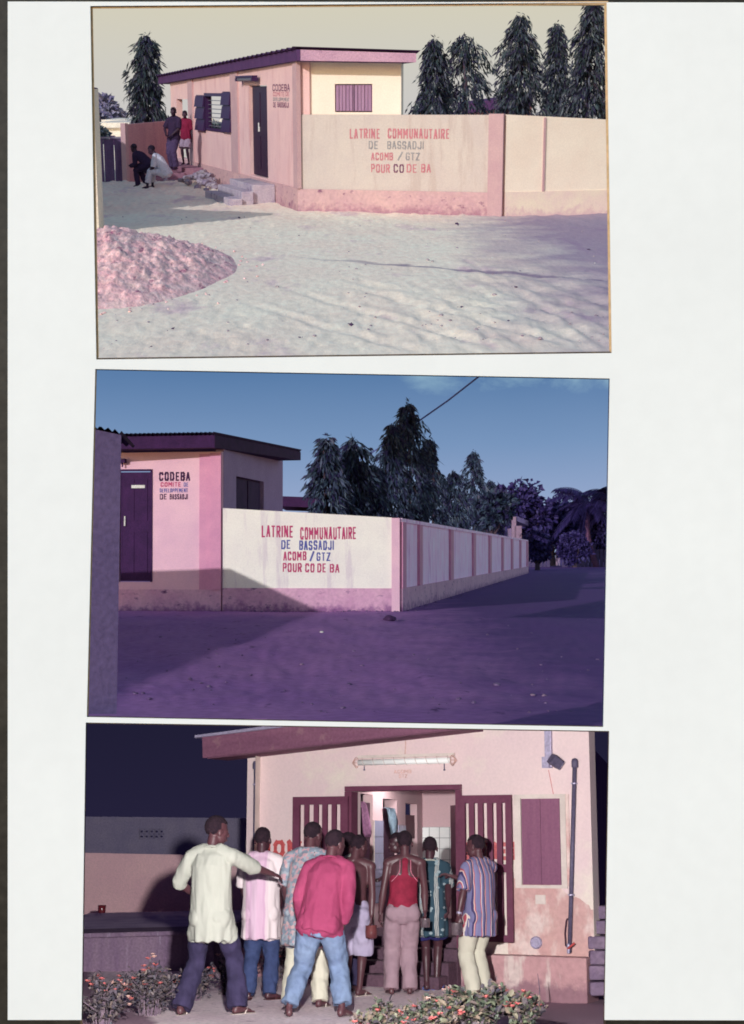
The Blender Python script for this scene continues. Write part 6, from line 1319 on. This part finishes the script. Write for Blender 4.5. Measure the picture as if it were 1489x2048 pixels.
def flo():
    m = bpy.data.materials.new('floral_cloth'); m.use_nodes = True; t = m.node_tree; b = t.nodes['Principled BSDF']; L = t.links.new; tc = node(t, 'ShaderNodeTexCoord')
    v = node(t, 'ShaderNodeTexVoronoi'); v.inputs['Scale'].default_value = 34; L(tc.outputs['Object'], v.inputs['Vector']); s = node(t, 'ShaderNodeSeparateColor'); L(v.outputs['Color'], s.inputs[0])
    cr = node(t, 'ShaderNodeValToRGB'); cr.color_ramp.interpolation = 'CONSTANT'; e = cr.color_ramp.elements
    for i in range(3): e.new(.5)
    for i, (p, c) in enumerate(((0, (126, 136, 150)), (.3, (182, 144, 152)), (.52, (150, 156, 166)), (.75, (122, 130, 144)), (.88, (190, 158, 160)))): e[i].position = p; e[i].color = lin(c, .95)
    L(s.outputs[0], cr.inputs[0]); L(cr.outputs[0], b.inputs['Base Color']); b.inputs['Roughness'].default_value = .9; return m
m_flo = flo()
def PL(loc, rz, H, p): return ((Matrix.Translation(V(loc)) @ Matrix.Rotation(rz, 4, 'Z')).inverted() @ V(p)) / (H / 1.75)
def base(u, v): p = D.G(u, v); p.z = max(z3(p), -.2); return p
GW = 'people waiting at the latrine door'
sA = dict(hem=.26, loose=.045)
hands = {}
# white shirt, arm stretched to the right
p = base(425, 2030); H = 1.78; h = PL(p, R_(-14), H, D.P(546, 1748, 15.6))
person(D, p, R_(-14), H, 'person in loose white shirt and navy trousers reaching an arm to the right', m_sk3, m_hr3, dict(mat=m_wht, hem=.25, sleeve='rolled', loose=.026), dict(mat=m_navy, loose=.018, flare=.02),
       feet=((-.27, -.08, .1), (.20, .12, -.5)), hip=(-.03, 0, .90), hand_r=h, pole_r=(.2, -.1, -1), hand_l=(-.26, .26, 1.02), pole_l=(-1, -.6, -.2), head=(-.75, .12, .05), seed=11, shoes=(m_sandw, m_sandw), group=GW, collar=m_wht, curl=.35, vox=.008, afro=.15)
p = base(520, 2000); H = 1.66
person(D, p, R_(-6), H, 'person in long pink patterned shirt and blue jeans beside the white-shirted one', m_sk3d, m_hr3, dict(mat=m_pnk, hem=.30, sleeve='short', loose=.035), dict(mat=m_jean, loose=.022, fold=.012),
       feet=((-.12, -.03, .2), (.10, .03, -.7)), hand_l=(-.17, .24, .95), hand_r=(.17, .26, .98), head=(-.15, .05, 0), seed=12, shoes=(m_sand, m_sand), group=GW)
p = base(607, 2014); H = 1.72
person(D, p, R_(-12), H, 'person in blue and pink floral shirt and cream trousers half behind the raspberry shirt', m_sk3, m_hr3, dict(mat=m_flo, hem=.36, sleeve='short', loose=.03), dict(mat=m_cr, loose=.025),
       feet=((-.15, .02, .1), (.17, -.02, -.2)), lean=(.03, .08), head=(-.4, .25, 0), seed=13, group=GW, hand_l=(-.2, .22, .92), shoes=(m_sandw, m_sandw), collar=m_flo)
p = base(632, 2034); H = 1.70
person(D, p, R_(-10), H, 'person in raspberry shirt and light blue jeans standing legs apart nearest the viewer', m_sk3, m_hr3, dict(mat=m_rd, hem=.12, sleeve='long', loose=.03), dict(mat=m_ljean, loose=.03, fold=.013, len=.97),
       feet=((-.25, -.02, .25), (.24, .04, -.35)), hip=(.03, 0, .88), lean=(.07, .14), hand_l=(-.16, .16, .84), hand_r=(.24, .12, .84), pole_l=(-.6, -1, 0), pole_r=(.5, -1, 0), head=(-.55, .22, .08), seed=14, group=GW, collar=m_rd)
p = base(690, 1982); H = 1.62
person(D, p, R_(-25), H, 'person in white shirt mostly hidden behind the raspberry shirt', m_sk3d, m_hr3, dict(mat=m_wht, hem=.22, sleeve='short', loose=.04), dict(mat=m_navy, loose=.03), head=(-.5, .2, 0), seed=15, group=GW, afro=.25)
p = base(708, 1992); H = 1.60
t, hh = person(D, p, R_(-10), H, 'bare-backed person in lavender shorts holding a brown pot', m_sk3, m_hr3, None, dict(mat=m_lav, len=.54, loose=.035, fold=.011),
       feet=((-.10, .05, .2), (.07, -.02, -.5)), lean=(-.0, .06), hand_r=PL(p, R_(-10), H, D.P(744, 1866, 17.0)), hand_l=(-.15, .25, .9), head=(-.6, .3, .05), seed=16, group=GW, shoes=(m_sandw, m_sandw), pole_r=(1, -.6, 0)); hands['pot'] = hh[1]
p = D.P(820, 1690, 18.25); p.z = .14; H = 1.50
person(D, p, R_(80), H, 'person on the steps turned sideways in the doorway, behind the wine-red vest', m_sk3d, m_hr3, dict(mat=m_navy, hem=.15, sleeve='short', loose=.03), dict(mat=m_navy, loose=.0), lean=(0, .10), head=(.35, .25, 0), seed=17, group=GW,
       hand_r=PL(p, R_(80), H, D.P(748, 1768, 18.0)), pole_r=(.3, -.3, -1))
p = base(806, 1990); H = 1.63
t, hh = person(D, p, R_(4), H, 'person in wine-red vest and mauve beige trousers holding a tin cup', m_sk3, m_hr3, dict(mat=m_tank), dict(mat=m_bei, loose=.03, fold=.010), tank=(m_tank, m_bind),
       feet=((-.13, 0, .1), (.08, .03, -.1)), hand_r=PL(p, R_(4), H, D.P(853, 1852, 17.05)), hand_l=(-.26, .03, .80), head=(-.05, .05, 0), seed=18, group=GW, pole_r=(1, -.6, 0), lean=(.03, .02)); hands['cup'] = hh[1]
p = base(862, 1980); H = 1.58
t, hh = person(D, p, R_(-8), H, 'person in dark green striped print shirt and navy shorts by the steps', m_sk3d, m_hr3, dict(mat=m_grn, hem=.30, sleeve='short', loose=.03), dict(mat=m_nvs, len=.36, loose=.03),
       feet=((-.05, .02, .2), (.06, .08, -.9)), hand_r=PL(p, R_(-8), H, D.P(899, 1838, 17.4)), head=(0, .05, 0), seed=19, group=GW, shoes=(m_sandb, m_sandb), collar=m_wht, pole_r=(1, -.5, 0))
p = base(962, 1992); H = 1.60
t, hh = person(D, p, R_(38), H, 'person in blue and red striped shirt and cream trousers holding a metal can', m_sk3, m_hr3, dict(mat=m_str, hem=.26, sleeve='short', loose=.03), dict(mat=m_cr, loose=.028, fold=.009),
       feet=((-.10, 0, .1), (.10, .04, -.1)), hand_l=PL(p, R_(38), H, D.P(912, 1864, 16.85)), pole_l=(-.3, -1, .2), hand_r=PL(p, R_(38), H, D.P(903, 1752, 17.4)), pole_r=(.2, -.1, -1), head=(.35, .12, 0), seed=20, group=GW, watch=(-1, m_tin3)); hands['can'] = hh[-1]
def vessel(key, name, label, m_, prof, drop):
    w_, d_ = hands[key]; c_ = w_ + d_ * .10 + V((0, 0, -drop)); solo(D, name, MB().lathe(prof, 18, c_), m_, c_, label, name.split('_')[-1], smooth=True)
m_steel = mat('dented_tin', (170, 156, 160), (140, 124, 136), scale=12, k=.9, rough=.32, metal=.75, bump=.2)
vessel('pot', 'clay_pot', 'brown pot held by the bare-backed person', mat('brown_pot', (122, 66, 66), (96, 52, 58), scale=8, k=.9, rough=.4), [(.048, 0), (.058, .01), (.062, .06), (.058, .125), (.062, .132), (.055, .132), (.05, .02), (0, .015)], .13)
vessel('cup', 'tin_cup', 'small tin cup held by the person in the wine-red vest', m_steel, [(.04, 0), (.046, .005), (.05, .085), (.053, .09), (.046, .09), (.042, .012), (0, .01)], .06)
vessel('can', 'metal_can', 'tall metal can held low by the person in the striped shirt', m_steel, [(.050, 0), (.054, .004), (.054, .11), (.057, .115), (.057, .12), (.050, .12), (.048, .01), (0, .008)], .10)

# flowering shrubs
m_shl = leafmat('shrub_leaf', [(66, 74, 70), (92, 102, 86), (120, 126, 102), (150, 130, 116), (112, 102, 106), (74, 70, 82)], k=.85, rough=.5, spec=.35)
m_shl2 = leafmat('dim_shrub_leaf', [(58, 54, 70), (84, 80, 88), (110, 98, 98), (92, 82, 96), (124, 108, 100)], k=.9, rough=.55, spec=.3)
m_stem = mat('grey_twig', (140, 120, 132), (118, 98, 116), scale=10, k=.85); m_flw = mat('red_blossom', (206, 104, 108), (214, 128, 122), scale=20, k=.95, bump=0); m_flw2 = mat('pale_blossom', (222, 178, 168), k=.95, bump=0)
def oval(mb, p, d, ln, wd, up):
    s = d.cross(up)
    if s.length < 1e-3: s = V((1, 0, 0))
    s = s.normalized() * wd; n = s.cross(d).normalized() * wd * .3; i = len(mb.v)
    mb.v += [p, p + d * ln * .3 + s * .85 + n, p + d * ln * .7 + s * .9 + n, p + d * ln, p + d * ln * .7 - s * .9 + n, p + d * ln * .3 - s * .85 + n, p + d * ln * .5]
    mb.f += [(i, i+1, i+6), (i+1, i+2, i+6), (i+2, i+3, i+6), (i+3, i+4, i+6), (i+4, i+5, i+6), (i+5, i, i+6)]
def shrub(u, vb, vt, wpx, label, seed, ml, leaves=900, fl=14, ls=.055, dep=1.0, stems=26):
    p = base(u, vb); p.z -= .02; ht = D.P(u, vt, p.y).z - p.z; rx = wpx / F * p.y / 2; rnd = random.Random(seed); t = thing(D, 'flowering_shrub', label, 'shrub', p, 'shrubs beside the path'); st = MB(); lv = MB(); tips = []
    for k in range(stems):
        a = rnd.uniform(0, 6.28); r = math.sqrt(rnd.random()); e = p + V((math.cos(a) * r * rx, math.sin(a) * r * rx * dep, ht * (1 - .45 * r * r) * rnd.uniform(.72, 1.0))); m_ = p.lerp(e, .5) + V((-math.cos(a) * rx * .12, 0, ht * .08)); s0 = p + V((math.cos(a) * rx * .25 * r, math.sin(a) * rx * .25 * dep, 0))
        st.tube([s0, m_, e], [.008, .006, .003], 5); tips.append((s0, m_, e))
    st.build('stems', m_stem, t, kind='stuff')
    for k in range(int(leaves * 1.25)):
        s0, m_, e = tips[rnd.randrange(stems)]; q = rnd.uniform(.03, 1.0) ** .6; c_ = (m_.lerp(e, q * 2 - 1) if q > .5 else s0.lerp(m_, q * 2)) + V((rnd.gauss(0, .03), rnd.gauss(0, .03), rnd.gauss(0, .025)))
        d = V((rnd.gauss(0, 1), rnd.gauss(0, 1), rnd.gauss(.35, .6))).normalized(); l = ls * rnd.uniform(.45, 1.35); oval(lv, c_, d, l, l * rnd.uniform(.24, .36), V((rnd.gauss(0, .5), rnd.gauss(0, .5), 1)))
    lv.build('foliage', ml, t, kind='stuff')
    for k in range(int(fl * 1.6)):
        e = tips[rnd.randrange(stems)][2] + V((rnd.gauss(0, .03), rnd.gauss(0, .03) - .01, rnd.gauss(0, .02))); fm = MB()
        for j in range(7):
            a = j * .9; d = V((math.cos(a), math.sin(a) - .35, .55)).normalized(); oval(fm, e + V((rnd.gauss(0, .006), rnd.gauss(0, .006), 0)), d, .032, .013, V((0, 0, 1)))
        fm.build('flower', m_flw if rnd.random() < .72 else m_flw2, t)
for i, (u, vb, vt, w_, lb, ml, n_, f_, ls_) in enumerate(((205, 2050, 1952, 120, 'low shrub at the bottom left corner of the night photograph', m_shl2, 700, 12, .055), (300, 2030, 1915, 150, 'leggy flowering shrub in front of the basin, left of the white-shirted person', m_shl2, 1300, 20, .045), (390, 2000, 1922, 90, 'shrub behind the legs of the white-shirted person', m_shl2, 700, 10, .045), (455, 1990, 1896, 70, 'thin twiggy shrub between the white and pink shirts', m_shl2, 420, 7, .042), (555, 1962, 1880, 60, 'dim shrub against the wall behind the floral shirt', m_shl2, 420, 4, .045),
        (775, 2085, 2000, 150, 'leftmost leafy shrub of the right-hand bed, below the wine-red vest', m_shl, 900, 12, .06), (870, 2085, 1992, 170, 'leafy shrub of the right-hand bed below the green print shirt', m_shl, 1300, 16, .06), (960, 2070, 1960, 170, 'tallest leafy shrub hiding the striped-shirt person\'s feet', m_shl, 1500, 16, .062), (1045, 2070, 1980, 120, 'rightmost leafy shrub in front of the wall base', m_shl, 1000, 9, .058))):
    shrub(u, vb, vt, w_, lb, 40 + i, ml, n_, f_, ls_)
p = base(1078, 2000); solo(D, 'plant_stalk', MB().tube([p, p + V((.01, 0, .2)), p + V((-.005, 0, .36))], [.008, .006, .003], 5), m_stem, p, 'single dry stalk standing by the wall base at right', 'plant')
